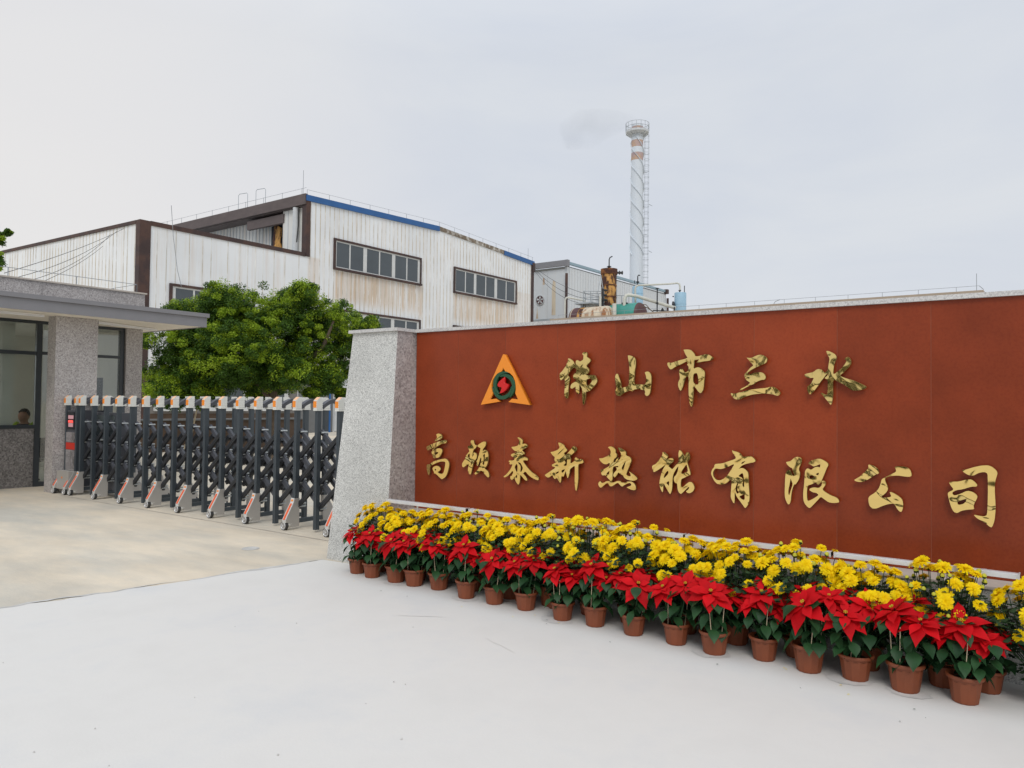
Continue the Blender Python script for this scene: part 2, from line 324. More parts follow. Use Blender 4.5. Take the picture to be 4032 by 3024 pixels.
def tag(o, label=None, cat=None, group=None, kind=None):
    if label: o['label'] = label
    if cat: o['category'] = cat
    if group: o['group'] = group
    if kind: o['kind'] = kind
    return o
def thing(name, label, cat, loc=(0,0,0), rz=0, group=None):
    o = bpy.data.objects.new(name, None); COL.objects.link(o); o.location = loc; o.rotation_euler = (0,0,rz); o.empty_display_size = .1
    return tag(o, label, cat, group)
def obj(name, me, parent=None, local=False, loc=None, rot=None, label=None):
    o = bpy.data.objects.new(name, me); COL.objects.link(o)
    if parent is not None:
        o.parent = parent
        if not local: o.location = -wloc(parent)
    if loc is not None: o.location = loc
    if rot is not None: o.rotation_euler = rot
    if label: o['label'] = label
    return o
def put(b, name, mats, parent=None, local=False, smooth=False, **k):
    return obj(name, b.mesh(name, mats if isinstance(mats, (list, tuple)) else [mats], smooth), parent, local, **k)
def kids(o): return [c for c in bpy.data.objects if c.parent == o]
def copy_tree(o, cache=None, parent=None):
    c = o.copy(); COL.objects.link(c)
    if parent is not None: c.parent = parent
    for ch in list(o.children): copy_tree(ch, None, c)
    return c
def lone(b, name, mats, label, cat, group=None, kind=None, smooth=False, base=None):
    me_off = Vector(base) if base is not None else Vector((0,0,0))
    if base is not None: b.v = [tuple(Vector(p)-me_off) for p in b.v]
    o = obj(name, b.mesh(name, mats if isinstance(mats, (list, tuple)) else [mats], smooth)); o.location = me_off
    return tag(o, label, cat, group, kind)
ORD = 'first second third fourth fifth sixth seventh eighth ninth tenth eleventh twelfth thirteenth fourteenth fifteenth sixteenth seventeenth eighteenth nineteenth twentieth'.split()
GLYPHS = {
'佛': [[-3497,1998,-3479,1994,-3452,1976,-3438,1958,-3433,1939,-3419,1942,-3421,1964,-3419,1975,-3405,1980,-3390,1973,-3383,1965,-3361,1974,-3346,1983,-3344,2020,-3356,2025,-3354,2041,-3340,2047,-3320,2045,-3309,2033,-3314,2002,-3300,1998,-3280,1983,-3274,1970,-3289,1955,-3317,1931,-3313,1920,-3295,1906,-3288,1887,-3298,1865,-3316,1858,-3320,1848,-3273,1851,-3237,1849,-3227,1838,-3212,1809,-3210,1793,-3229,1766,-3258,1738,-3286,1715,-3305,1711,-3319,1713,-3321,1676,-3330,1629,-3339,1594,-3348,1611,-3355,1676,-3354,1735,-3366,1751,-3380,1773,-3384,1769,-3384,1741,-3386,1710,-3383,1701,-3396,1688,-3409,1699,-3420,1726,-3419,1756,-3431,1748,-3457,1735,-3472,1742,-3470,1760,-3461,1776,-3432,1792,-3415,1799,-3416,1817,-3438,1818,-3445,1836,-3442,1859,-3414,1875,-3414,1905,-3433,1913,-3450,1916,-3463,1905,-3481,1884,-3503,1855,-3499,1846,-3480,1827,-3484,1802,-3491,1776,-3494,1723,-3495,1663,-3506,1648,-3527,1666,-3533,1685,-3531,1723,-3527,1770,-3529,1824,-3570,1807,-3579,1821,-3585,1847,-3580,1869,-3556,1888,-3530,1919,-3504,1963,-3498,1985],[-3348,1944,-3360,1938,-3378,1920,-3378,1909,-3364,1918,-3350,1935],[-3278,1823,-3316,1813,-3317,1782,-3310,1755,-3286,1769,-3262,1791,-3258,1806,-3269,1820],[-3358,1875,-3381,1851,-3385,1838,-3367,1851,-3356,1863],[-3371,1790,-3362,1794,-3355,1782,-3359,1769,-3368,1779]],
'山': [[-2926,2005,-2914,2007,-2891,2001,-2869,1990,-2856,1974,-2853,1941,-2856,1901,-2861,1892,-2862,1859,-2867,1821,-2868,1769,-2834,1771,-2777,1766,-2766,1773,-2760,1787,-2756,1810,-2761,1843,-2771,1862,-2765,1869,-2744,1873,-2729,1864,-2716,1843,-2713,1810,-2715,1775,-2720,1729,-2725,1699,-2735,1682,-2753,1674,-2770,1689,-2766,1717,-2784,1724,-2818,1731,-2849,1731,-2867,1727,-2880,1712,-2901,1722,-2938,1710,-2967,1697,-2986,1679,-3005,1672,-3026,1679,-3037,1705,-3036,1724,-3024,1734,-3031,1770,-3037,1794,-3040,1825,-3037,1844,-3025,1860,-3013,1852,-3006,1829,-2995,1805,-2987,1777,-2985,1740,-2954,1747,-2917,1755,-2912,1788,-2911,1821,-2908,1907,-2917,1964,-2922,1987]],
'市': [[-2443,2038,-2401,2038,-2381,2033,-2362,2015,-2348,1997,-2348,1984,-2316,1983,-2284,1993,-2256,1998,-2230,1990,-2208,1974,-2200,1964,-2217,1950,-2246,1945,-2277,1943,-2316,1936,-2337,1933,-2324,1947,-2308,1960,-2355,1954,-2353,1938,-2359,1883,-2341,1895,-2316,1899,-2293,1888,-2266,1863,-2269,1821,-2273,1784,-2276,1730,-2298,1695,-2321,1715,-2340,1742,-2357,1753,-2358,1730,-2361,1638,-2370,1593,-2378,1595,-2392,1638,-2397,1715,-2396,1792,-2399,1833,-2422,1826,-2432,1801,-2445,1749,-2461,1715,-2474,1730,-2485,1761,-2481,1789,-2468,1811,-2472,1842,-2478,1867,-2469,1885,-2451,1891,-2441,1872,-2429,1857,-2396,1872,-2398,1909,-2411,1918,-2403,1933,-2417,1946,-2459,1925,-2506,1908,-2539,1886,-2554,1888,-2573,1915,-2577,1934,-2566,1942,-2543,1935,-2493,1951,-2404,1971,-2417,1989,-2430,2011,-2434,2024],[-2357,1846,-2362,1822,-2360,1782,-2341,1765,-2318,1766,-2315,1791,-2322,1834,-2331,1855,-2348,1852]],
'三': [[-1946,1964,-1925,1959,-1902,1961,-1883,1970,-1859,1980,-1835,1981,-1812,1972,-1795,1957,-1792,1943,-1798,1924,-1814,1914,-1840,1904,-1877,1888,-1908,1872,-1930,1856,-1942,1846,-1920,1838,-1896,1846,-1870,1852,-1842,1855,-1818,1845,-1804,1826,-1803,1809,-1811,1798,-1835,1797,-1863,1786,-1882,1775,-1889,1767,-1915,1758,-1944,1744,-1977,1725,-1993,1718,-1996,1724,-1980,1735,-1949,1749,-1929,1764,-1914,1777,-1939,1792,-1954,1809,-1960,1830,-1954,1847,-1939,1858,-1925,1877,-1904,1896,-1894,1900,-1897,1912,-1916,1929,-1928,1946],[-2064,1699,-2057,1700,-2043,1694,-1992,1706,-1924,1724,-1853,1733,-1790,1739,-1771,1746,-1746,1746,-1721,1731,-1702,1711,-1698,1697,-1707,1683,-1723,1682,-1755,1693,-1797,1697,-1853,1696,-1905,1689,-1958,1673,-1989,1656,-2011,1651,-2035,1658,-2050,1673]],
'水': [[-1382,1995,-1366,1993,-1342,1981,-1325,1970,-1315,1952,-1317,1937,-1325,1919,-1332,1896,-1336,1861,-1338,1834,-1327,1834,-1310,1848,-1282,1873,-1265,1893,-1253,1913,-1251,1926,-1256,1930,-1262,1928,-1261,1938,-1249,1948,-1237,1949,-1225,1934,-1221,1914,-1223,1899,-1235,1882,-1256,1860,-1277,1837,-1297,1821,-1253,1802,-1206,1788,-1167,1769,-1135,1753,-1122,1741,-1137,1730,-1171,1720,-1206,1718,-1225,1726,-1265,1759,-1301,1779,-1328,1794,-1340,1787,-1340,1747,-1338,1696,-1344,1638,-1352,1618,-1363,1632,-1385,1660,-1404,1683,-1422,1703,-1409,1702,-1390,1691,-1374,1692,-1373,1734,-1372,1795,-1390,1802,-1392,1808,-1372,1825,-1372,1839,-1385,1829,-1400,1806,-1419,1783,-1439,1750,-1466,1714,-1489,1691,-1499,1696,-1509,1716,-1511,1745,-1503,1753,-1486,1765,-1474,1788,-1464,1809,-1496,1807,-1516,1812,-1532,1829,-1518,1838,-1489,1844,-1464,1852,-1449,1865,-1434,1870,-1417,1867,-1402,1852,-1397,1839,-1373,1857,-1369,1882,-1366,1907,-1360,1940,-1371,1964,-1381,1982]],
'高': [[-5006,1295,-4971,1304,-4941,1292,-4929,1271,-4936,1252,-4974,1240,-5007,1228,-5032,1224,-5003,1250,-4991,1266],[-5131,1169,-5086,1187,-5015,1212,-4940,1233,-4899,1243,-4878,1237,-4870,1224,-4882,1211,-4923,1209,-4952,1195,-4989,1178,-5022,1155,-5049,1129,-5055,1138,-5022,1167,-5064,1153,-5113,1129,-5128,1147],[-5022,1142,-4993,1155,-4959,1161,-4934,1153,-4924,1134,-4933,1112,-4950,1083,-4974,1068,-5003,1063,-5033,1059,-5046,1082,-5059,1103,-5062,1125,-5043,1127],[-5023,1116,-4980,1124,-4972,1114,-4992,1100,-5025,1087],[-5125,986,-5116,995,-5091,995,-5049,1022,-4999,1040,-4937,1055,-4879,1065,-4854,1048,-4833,1019,-4838,978,-4852,931,-4875,889,-4920,862,-4941,870,-4983,898,-5011,913,-5028,912,-5024,923,-5043,947,-5048,963,-5027,979,-4998,989,-4964,983,-4941,961,-4951,943,-4988,927,-4959,915,-4921,913,-4901,928,-4889,969,-4882,1006,-4880,1031,-4915,1036,-4969,1026,-5028,1003,-5074,983,-5086,963,-5085,907,-5095,887,-5115,918,-5124,958],[-5020,952,-5006,959,-4995,955,-5009,934,-5020,941]],
'顿': [[-4572,1243,-4558,1254,-4540,1254,-4531,1239,-4527,1212,-4501,1210,-4496,1197,-4511,1180,-4532,1166,-4542,1149,-4545,1124,-4551,1094,-4538,1105,-4529,1122,-4535,1135,-4524,1141,-4503,1132,-4493,1113,-4495,1091,-4509,1071,-4524,1057,-4535,1035,-4546,1001,-4556,957,-4563,934,-4572,930,-4591,947,-4599,974,-4594,1001,-4588,1034,-4610,1020,-4639,1001,-4655,992,-4671,1002,-4670,1030,-4650,1056,-4633,1073,-4626,1101,-4602,1129,-4582,1147,-4588,1163,-4606,1187,-4599,1197,-4564,1205,-4568,1227],[-4608,1110,-4577,1131,-4576,1092,-4597,1078],[-4563,1049,-4544,1064,-4540,1053,-4550,1031,-4566,1004],[-4487,1206,-4463,1223,-4421,1245,-4390,1247,-4387,1226,-4396,1201,-4420,1179,-4430,1151,-4399,1172,-4379,1164,-4358,1133,-4359,1088,-4365,1042,-4383,1014,-4403,994,-4376,985,-4355,964,-4344,936,-4347,919,-4364,920,-4392,943,-4417,966,-4444,978,-4468,955,-4506,933,-4519,941,-4507,958,-4476,984,-4452,1020,-4439,1070,-4438,1094,-4450,1096,-4463,1058,-4480,1011,-4494,1029,-4498,1053,-4481,1081,-4468,1122,-4456,1155,-4448,1186,-4469,1190,-4483,1198],[-4395,1139,-4423,1117,-4412,1098,-4413,1066,-4428,1035,-4416,1031,-4404,1029,-4398,1072],[-4430,1019,-4434,997,-4422,993]],
'泰': [[-4030,1294,-4014,1301,-3989,1291,-3969,1274,-3971,1254,-3976,1238,-3949,1247,-3928,1241,-3917,1225,-3924,1213,-3949,1202,-3980,1185,-3941,1157,-3969,1142,-4011,1121,-3969,1127,-3941,1130,-3920,1119,-3909,1108,-3914,1096,-3937,1100,-3965,1095,-3954,1071,-3936,1055,-3904,1023,-3869,997,-3827,977,-3799,956,-3790,940,-3799,929,-3833,937,-3875,954,-3907,974,-3934,1001,-3967,975,-3935,958,-3913,926,-3918,917,-3941,924,-3966,948,-3993,969,-3994,926,-3997,897,-4008,875,-4022,884,-4044,911,-4053,938,-4069,921,-4087,911,-4102,930,-4098,950,-4080,949,-4084,957,-4066,981,-4076,998,-4099,974,-4131,945,-4167,930,-4179,938,-4146,959,-4106,999,-4085,1035,-4075,1056,-4104,1051,-4115,1061,-4104,1073,-4124,1076,-4111,1089,-4090,1086,-4057,1095,-4054,1116,-4079,1122,-4098,1133,-4094,1145,-4062,1155,-4026,1168,-4030,1175,-4055,1176,-4081,1195,-4095,1210,-4056,1215,-4016,1226,-4006,1261,-4008,1278],[-4034,1064,-4056,1028,-4045,1009,-4038,989,-4022,990,-4021,1022,-4021,1048],[-4011,1077,-4025,1073,-3996,1052,-3987,1032,-3992,989,-3981,990,-3960,1025,-3975,1053,-3989,1072],[-4025,970,-4051,939,-4030,930,-4023,952]],
'新': [[-3590,1272,-3563,1266,-3534,1252,-3519,1224,-3499,1214,-3504,1199,-3533,1182,-3529,1165,-3504,1175,-3476,1200,-3451,1228,-3448,1239,-3431,1246,-3409,1233,-3402,1214,-3426,1194,-3454,1171,-3475,1155,-3461,1132,-3468,1092,-3439,1109,-3420,1125,-3424,1140,-3408,1154,-3394,1138,-3359,1140,-3342,1129,-3335,1112,-3349,1104,-3387,1097,-3387,1029,-3385,969,-3392,909,-3401,865,-3412,878,-3420,937,-3419,1026,-3420,1083,-3446,1064,-3469,1047,-3474,1008,-3486,971,-3493,972,-3504,1003,-3508,1033,-3523,1002,-3532,979,-3555,985,-3558,936,-3565,923,-3580,938,-3598,967,-3622,951,-3639,970,-3646,988,-3686,959,-3712,968,-3727,981,-3712,991,-3665,1020,-3610,1054,-3654,1062,-3658,1073,-3636,1083,-3589,1110,-3618,1101,-3628,1120,-3623,1145,-3637,1150,-3659,1170,-3670,1185,-3641,1189,-3598,1205,-3573,1226,-3584,1250],[-3550,1145,-3582,1121,-3575,1118,-3561,1127],[-3498,1136,-3530,1116,-3514,1105,-3517,1090,-3542,1075,-3503,1072,-3498,1100],[-3581,1025,-3619,1005,-3612,996,-3581,1010],[-3552,1036,-3513,1046,-3541,1010,-3556,1015]],
'热': [[-3103,1250,-3082,1259,-3061,1256,-3040,1242,-3028,1227,-3034,1208,-3016,1193,-3019,1175,-3031,1165,-3043,1158,-3054,1125,-3033,1134,-3016,1162,-3005,1175,-3004,1157,-3024,1130,-3004,1144,-2986,1163,-2979,1184,-2978,1203,-2990,1223,-3013,1250,-2996,1252,-2969,1240,-2948,1228,-2935,1218,-2936,1189,-2910,1185,-2893,1173,-2884,1153,-2895,1126,-2912,1086,-2926,1052,-2933,1033,-2914,1026,-2888,1024,-2891,1044,-2908,1066,-2886,1052,-2851,1031,-2829,1011,-2836,1001,-2862,991,-2891,992,-2926,997,-2949,1011,-2960,1031,-2985,1035,-3000,1052,-3012,1033,-3035,1004,-3047,1015,-3050,1028,-3041,1044,-3021,1064,-3015,1078,-3028,1090,-3003,1091,-3002,1103,-3021,1100,-3045,1096,-3055,1083,-3056,1033,-3057,985,-3063,969,-3074,974,-3098,996,-3125,1020,-3153,1014,-3165,1037,-3168,1063,-3138,1067,-3111,1082,-3082,1100,-3083,1126,-3111,1109,-3138,1110,-3166,1127,-3187,1155,-3157,1156,-3118,1171,-3076,1195,-3073,1219,-3085,1239],[-3085,1060,-3119,1029,-3089,1023],[-2932,1152,-2956,1120,-2975,1084,-2960,1061,-2947,1103],[-3169,970,-3164,951,-3137,956,-3110,972,-3086,973,-3067,961,-3038,967,-3008,981,-2984,980,-2969,967,-2937,973,-2914,981,-2885,984,-2862,973,-2846,951,-2841,925,-2855,915,-2884,917,-2913,928,-2928,934,-2902,943,-2882,953,-2885,966,-2899,972,-2925,962,-2949,949,-2966,935,-2984,946,-2999,962,-3014,963,-3037,947,-3064,930,-3082,933,-3094,951,-3107,957,-3128,941,-3164,910,-3182,921,-3192,947]],
'能': [[-2613,1233,-2601,1235,-2580,1220,-2565,1204,-2570,1192,-2590,1172,-2567,1180,-2546,1190,-2528,1190,-2517,1176,-2523,1161,-2543,1146,-2564,1125,-2543,1112,-2529,1102,-2507,1126,-2487,1151,-2472,1165,-2475,1197,-2477,1233,-2471,1257,-2457,1250,-2439,1225,-2423,1202,-2418,1233,-2404,1244,-2392,1234,-2384,1204,-2389,1185,-2406,1165,-2398,1142,-2388,1115,-2378,1085,-2378,1068,-2400,1060,-2430,1043,-2453,1032,-2458,1001,-2455,966,-2438,972,-2410,998,-2385,1017,-2365,1013,-2350,993,-2344,970,-2355,946,-2380,929,-2400,930,-2415,942,-2395,954,-2385,974,-2392,978,-2415,955,-2437,932,-2455,916,-2473,929,-2483,954,-2486,997,-2501,998,-2514,1016,-2514,1043,-2494,1063,-2482,1092,-2475,1135,-2489,1118,-2512,1081,-2522,1056,-2527,1011,-2528,949,-2543,907,-2557,923,-2581,959,-2602,996,-2604,962,-2605,924,-2612,919,-2628,948,-2637,979,-2634,1011,-2623,1057,-2608,1096,-2590,1126,-2582,1140,-2608,1120,-2647,1092,-2683,1070,-2695,1086,-2702,1115,-2695,1125,-2669,1136,-2643,1167,-2617,1204,-2610,1221],[-2564,1092,-2582,1076,-2597,1051,-2602,1025,-2582,1043,-2558,1071],[-2553,1014,-2581,993,-2555,968],[-2410,1151,-2426,1129,-2451,1094,-2455,1069,-2426,1082,-2398,1093,-2401,1118],[-2439,1204,-2440,1171,-2433,1171,-2430,1188]],
'有': [[-2050,1277,-2041,1268,-2014,1265,-1990,1254,-1972,1227,-1945,1233,-1912,1238,-1892,1227,-1874,1208,-1880,1196,-1918,1186,-1951,1177,-1980,1162,-2001,1136,-1986,1146,-1965,1147,-1941,1131,-1927,1112,-1926,1042,-1920,978,-1917,926,-1926,885,-1948,852,-1961,867,-1988,902,-2015,935,-2029,970,-2029,920,-2030,880,-2042,889,-2059,923,-2058,958,-2052,1033,-2052,1065,-2076,1040,-2104,1020,-2134,1013,-2165,1017,-2187,1038,-2203,1067,-2213,1093,-2203,1124,-2186,1143,-2186,1158,-2176,1166,-2126,1172,-2077,1191,-2021,1212,-2023,1229,-2038,1243,-2047,1260],[-2182,1130,-2199,1100,-2194,1068,-2172,1045,-2141,1044,-2113,1058,-2083,1087,-2061,1121,-2028,1177,-2077,1152,-2120,1133,-2144,1129,-2166,1132],[-1945,1202,-1974,1191,-1983,1174,-1965,1182],[-1968,1113,-1989,1099,-2004,1083,-1980,1079,-1963,1060,-1974,1021,-1956,996,-1959,1069],[-1997,935,-1967,951,-1953,964,-1953,910,-1979,918],[-1995,1046,-2013,1027,-2023,996,-2021,973,-2009,951,-1988,976,-2006,971,-2010,1006]],
'限': [[-1657,1209,-1624,1216,-1596,1244,-1578,1250,-1556,1246,-1547,1233,-1548,1212,-1560,1186,-1568,1162,-1559,1139,-1559,1113,-1570,1082,-1588,1054,-1599,1054,-1611,1019,-1618,982,-1622,930,-1632,908,-1644,912,-1660,947,-1664,978,-1662,1070,-1658,1123,-1652,1144,-1637,1154,-1624,1148,-1620,1128,-1608,1113,-1594,1112,-1601,1131,-1610,1152,-1610,1167,-1629,1174,-1647,1191],[-1622,1099,-1630,1051,-1638,1014,-1639,986,-1633,969,-1621,1010,-1607,1056,-1619,1083],[-1502,1212,-1481,1229,-1446,1242,-1422,1245,-1392,1231,-1370,1215,-1368,1200,-1378,1184,-1390,1150,-1407,1106,-1421,1074,-1436,1062,-1444,1067,-1449,1080,-1480,1062,-1506,1053,-1511,1014,-1511,973,-1507,942,-1482,954,-1455,972,-1430,993,-1448,1006,-1470,1007,-1495,1021,-1490,1033,-1465,1043,-1430,1040,-1414,1057,-1409,1072,-1414,1090,-1397,1094,-1385,1082,-1387,1064,-1409,1032,-1385,1013,-1348,994,-1324,988,-1305,977,-1298,963,-1298,951,-1336,944,-1365,947,-1389,962,-1417,982,-1436,958,-1463,926,-1490,895,-1505,901,-1525,923,-1535,950,-1536,1001,-1530,1053,-1525,1131,-1523,1154,-1510,1173,-1495,1169,-1483,1162,-1456,1184,-1436,1188,-1424,1181,-1419,1209,-1446,1195,-1466,1187,-1483,1198,-1500,1205],[-1495,1123,-1468,1123,-1451,1113,-1470,1109,-1495,1097],[-1429,1150,-1456,1134,-1434,1127]],
'公': [[-1113,1221,-1101,1221,-1079,1214,-1055,1197,-1047,1176,-1049,1165,-1073,1154,-1092,1138,-1116,1120,-1149,1102,-1175,1101,-1193,1105,-1201,1112,-1191,1120,-1164,1138,-1140,1164,-1118,1188,-1111,1203],[-953,1216,-934,1220,-903,1221,-876,1215,-859,1200,-852,1175,-853,1161,-868,1155,-893,1156,-934,1160,-978,1154,-1012,1137,-1008,1114,-995,1084,-992,1064,-1002,1044,-1021,1024,-1039,1007,-1010,1007,-972,1017,-976,1033,-983,1048,-968,1047,-934,1029,-909,1008,-902,983,-903,949,-911,924,-922,924,-939,943,-954,975,-987,969,-1027,952,-1057,934,-1083,927,-1103,943,-1111,970,-1112,998,-1103,1013,-1070,1037,-1047,1067,-1036,1102,-1030,1129,-1015,1139,-981,1162,-943,1183,-945,1201]],
'司': [[-572,1219,-549,1221,-507,1239,-466,1252,-432,1256,-410,1250,-387,1230,-378,1212,-383,1191,-391,1161,-394,1108,-391,1043,-389,991,-395,919,-408,876,-420,877,-445,901,-485,921,-508,945,-476,940,-449,938,-434,950,-431,1013,-429,1106,-430,1172,-431,1206,-448,1214,-478,1206,-507,1186,-531,1188,-554,1201],[-641,1136,-624,1141,-587,1144,-544,1160,-517,1163,-498,1148,-485,1131,-489,1120,-517,1118,-563,1098,-601,1089,-624,1072,-613,1053,-577,1068,-540,1091,-512,1086,-494,1074,-484,1059,-490,1040,-503,1012,-506,993,-502,978,-536,973,-571,963,-595,945,-613,951,-627,977,-639,1022,-647,1062,-643,1073,-612,1092,-629,1115],[-595,1016,-570,1030,-542,1041,-547,1024,-559,1007,-590,996]],
'TRI': [[-4194,2051,-4180,2050,-3887,1591,-4127,1616,-4086,1646,-4019,1640,-4050,1696,-4045,1732,-4047,1764,-4055,1805,-4077,1847,-4114,1879,-4166,1893,-4190,1929,-4210,1895,-4246,1881,-4287,1849,-4315,1814,-4326,1772,-4324,1732,-4307,1695,-4347,1638,-4269,1645,-4226,1620,-4446,1588]],
'BOLT': [[-4162,1845,-4193,1826,-4229,1800,-4245,1778,-4244,1761,-4228,1752,-4204,1752,-4197,1742,-4207,1719,-4221,1694,-4195,1700,-4155,1723,-4131,1751,-4126,1769,-4140,1780,-4164,1785,-4172,1793,-4170,1813]],
'RING': [[-4182,1764,-4049,1764,-4184,1888,-4180,1638,-4318,1765]],
}

# ================= setting =================
def ragged(p0, p1, n, amp):
    p0, p1 = Vector(p0), Vector(p1); d = (p1-p0); q = Vector((-d.y, d.x, 0)).normalized(); o = []; ph = random.random()*9
    for i in range(n+1):
        t = i/n; s_ = amp*(math.sin(t*23+ph)*.4+math.sin(t*71+ph*2)*.3+random.uniform(-.5,.5)); o.append(p0+d*t+q*(s_ if 0 < i < n else 0))
    return o
b = MB(); b.add([(-400,-300,0),(300,-300,0),(300,600,0),(-400,600,0)], [(0,1,2,3)])
lone(b, 'ground', 'tan', 'wide yard of tan concrete running through the gate', None, kind='structure')
edge = ragged((-10.2,-20,0), (-6.55,2.3,0), 60, .05)+ragged((-6.55,2.3,0), (-6.12,5.10,0), 40, .035)[1:]
b = MB(); poly = edge+[Vector((-5.4,5.2,0)), Vector((-5.4,5.40,0)), Vector((14,5.40,0)), Vector((14,-20,0))]
b.add([(p.x, p.y, .004) for p in poly], [tuple(range(len(poly)))[::-1]])
lone(b, 'apron', 'apron', 'new pale white concrete apron before the sign wall', None, kind='structure')
b = MB(); L1 = ragged((-7.9,-6,0), (-6.57,2.4,0), 60, .05)+ragged((-6.57,2.4,0), (-6.10,5.12,0), 44, .03)[1:]
n_ = len(L1)
for i, p in enumerate(L1):
    t = i/n_; wd = .008+.07*max(0, math.sin(t*23)*math.sin(t*7+1))+(.04 if .35 < t < .68 else 0)*random.uniform(.4,1)+random.uniform(0,.012)
    b.v += [(p.x-wd*.7, p.y, .0046), (p.x+wd*.4, p.y, .0056)]
b.f = [(2*i, 2*i+1, 2*i+3, 2*i+2) for i in range(n_-1)]; b.m = [0]*(n_-1)
lone(b, 'concrete_joint', 'grout', 'ragged grey mortar joint between tan yard and white apron', None, kind='structure')
b = MB(); b.add([(-13.4,5.72,.004),(-6.1,5.84,.004),(-6.1,5.855,.004),(-13.4,5.735,.004)], [(0,1,2,3)])
lone(b, 'gate_track_line', 'ledge', 'thin pale line in the concrete in front of the gate', None, kind='structure')
b = MB()
for (xa, ya, xb, yb, w_) in (( -7.9,4.35,-6.3,4.62,.002),(-18,10.2,-6.2,10.6,.02),(-22,9.0,-22,11.5,.02)):
    p = ragged((xa,ya,0),(xb,yb,0),16,.012); n = len(p)
    b.add([(q.x-w_*random.uniform(.3,1), q.y, .0045) for q in p]+[(q.x+w_*random.uniform(.3,1), q.y+w_, .0045) for q in p], [(i, i+1, n+i+1, n+i) for i in range(n-1)])
lone(b, 'yard_cracks', 'crack', 'fine cracks and slab joints in the tan yard', None, kind='structure')
b = MB(); b.lathe([(0,.006),(.075,.006),(.078,.004),(.09,.007),(.095,.002)], (-7.17,5.0,0), 20)
lone(b, 'drain_cover', 'grout', 'small round grey drain cover set in the tan concrete', 'drain cover')

# ================= sign wall =================
YW = 5.6
sw = thing('sign_wall', 'long red granite company sign wall with gold characters and grey granite end pillar', 'sign wall', (-3, 5.6, 0))
b = MB(); b.box(-5.33, 3.3, YW+.0015, 6.0, 0, 2.303); put(b, 'wall_core', 'seam', sw)
b = MB(); x = -5.33
xs = [-5.33,-4.776,-4.207,-3.637,-3.064,-2.485,-1.904,-1.322,-.745,-.17,.4,.98,1.56,2.14,2.72,3.3]
for i in range(15):
    b.box(xs[i]+.0025, xs[i+1]-.0025, YW, YW+.001, .551, 2.3025)
put(b, 'red_panel', 'red', sw)
b = MB(); b.box(-5.35, 3.3, 5.364, YW-.001, 0, .533); put(b, 'plinth', 'gr_light', sw)
b = MB(); b.box(-5.36, 3.31, 5.352, YW-.001, .5335, .550); put(b, 'ledge', 'ledge', sw)
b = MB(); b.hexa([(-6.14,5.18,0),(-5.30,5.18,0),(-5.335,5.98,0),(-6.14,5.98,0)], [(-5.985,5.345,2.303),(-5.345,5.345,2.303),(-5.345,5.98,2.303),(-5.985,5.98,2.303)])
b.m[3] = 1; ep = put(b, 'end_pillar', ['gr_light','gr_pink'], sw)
b = MB(); b.prism([(-6.02,5.31),(-5.325,5.31),(-5.325,5.575),(3.32,5.575),(3.32,6.03),(-6.02,6.03)], 2.3035, 2.335, 'xy'); put(b, 'coping', 'cap', sw)

def chaikin(p, k=.22):
    o = []
    for i in range(len(p)):
        a, c = Vector(p[i]), Vector(p[(i+1)%len(p)]); o += [a.lerp(c, k), a.lerp(c, 1-k)]
    return o
def glyph_mesh(name, polys, y_front, depth, mats, smooth_pts=True):
    cu = bpy.data.curves.new(name, 'CURVE'); cu.dimensions = '2D'; cu.fill_mode = 'BOTH'; cu.extrude = depth/2
    for q in polys:
        pts = [(q[i]/1000, q[i+1]/1000) for i in range(0, len(q), 2)]
        if smooth_pts: pts = chaikin(pts)
        s_ = cu.splines.new('POLY'); s_.points.add(len(pts)-1); s_.use_cyclic_u = True
        for a, p in zip(s_.points, pts): a.co = (p[0], p[1], 0, 1)
    o = bpy.data.objects.new(name, cu); COL.objects.link(o)
    dg = bpy.context.evaluated_depsgraph_get(); me = bpy.data.meshes.new_from_object(o.evaluated_get(dg)); bpy.data.objects.remove(o)
    for v in me.vertices: x, y, z = v.co; v.co = (x, y_front+depth/2-z, y)
    me.materials.clear()
    for q in mats: me.materials.append(M_[q])
    bm = bmesh.new(); bm.from_mesh(me); bmesh.ops.remove_doubles(bm, verts=bm.verts, dist=.0001); bmesh.ops.recalc_face_normals(bm, faces=bm.faces)
    for f in bm.faces: f.material_index = (1 if abs(f.normal.y) < .5 else 0) if len(mats) > 1 else 0
    bm.to_mesh(me); bm.free(); me.name = name; return me
rowpos = {'佛':'first of the upper row','山':'second of the upper row','市':'third of the upper row','三':'fourth of the upper row','水':'last of the upper row'}
low = '高顿泰新热能有限公司'
for k, (ch, polys) in enumerate(GLYPHS.items()):
    if len(ch) > 1: continue
    lb = rowpos.get(ch) or (ORD[low.index(ch)]+' of the lower row')
    obj('character', glyph_mesh('character', polys, 5.553, .022, ['gold','sideg']), sw, label='polished gold brush-style character %s, %s' % (ch, lb))
em = obj('emblem', glyph_mesh('emblem', GLYPHS['TRI'], 5.545, .045, ['orangep'], False), sw, label='orange triangle emblem with notched centre')
def blade(a0):
    ou, inn = [], []
    for i in range(19):
        t = i/18*172; o_ = .131-.036*max(0, min(1, (t-60)/112))**1.2; th = .034*math.sin(PI*min(1, max(0, (t+4)/180)))**.7
        a = R(a0+t); ou.append((o_*math.cos(a), o_*math.sin(a))); inn.append(((o_-th)*math.cos(a), (o_-th)*math.sin(a)))
    pts = ou+inn[::-1]; q = []
    for px_, pz_ in pts: q += [(-4.183+px_)*1000, (1.764+pz_)*1000]
    return q
bs = [blade(-55), blade(65), blade(185)]
for k, q in enumerate(bs):
    obj('swirl_blade', glyph_mesh('swirl_blade', [q], 5.538+.002*k, .04, ['emgreen']), em)
obj('lightning_bolt', glyph_mesh('lightning_bolt', GLYPHS['BOLT'], 5.535, .05, ['emred'], False), em)

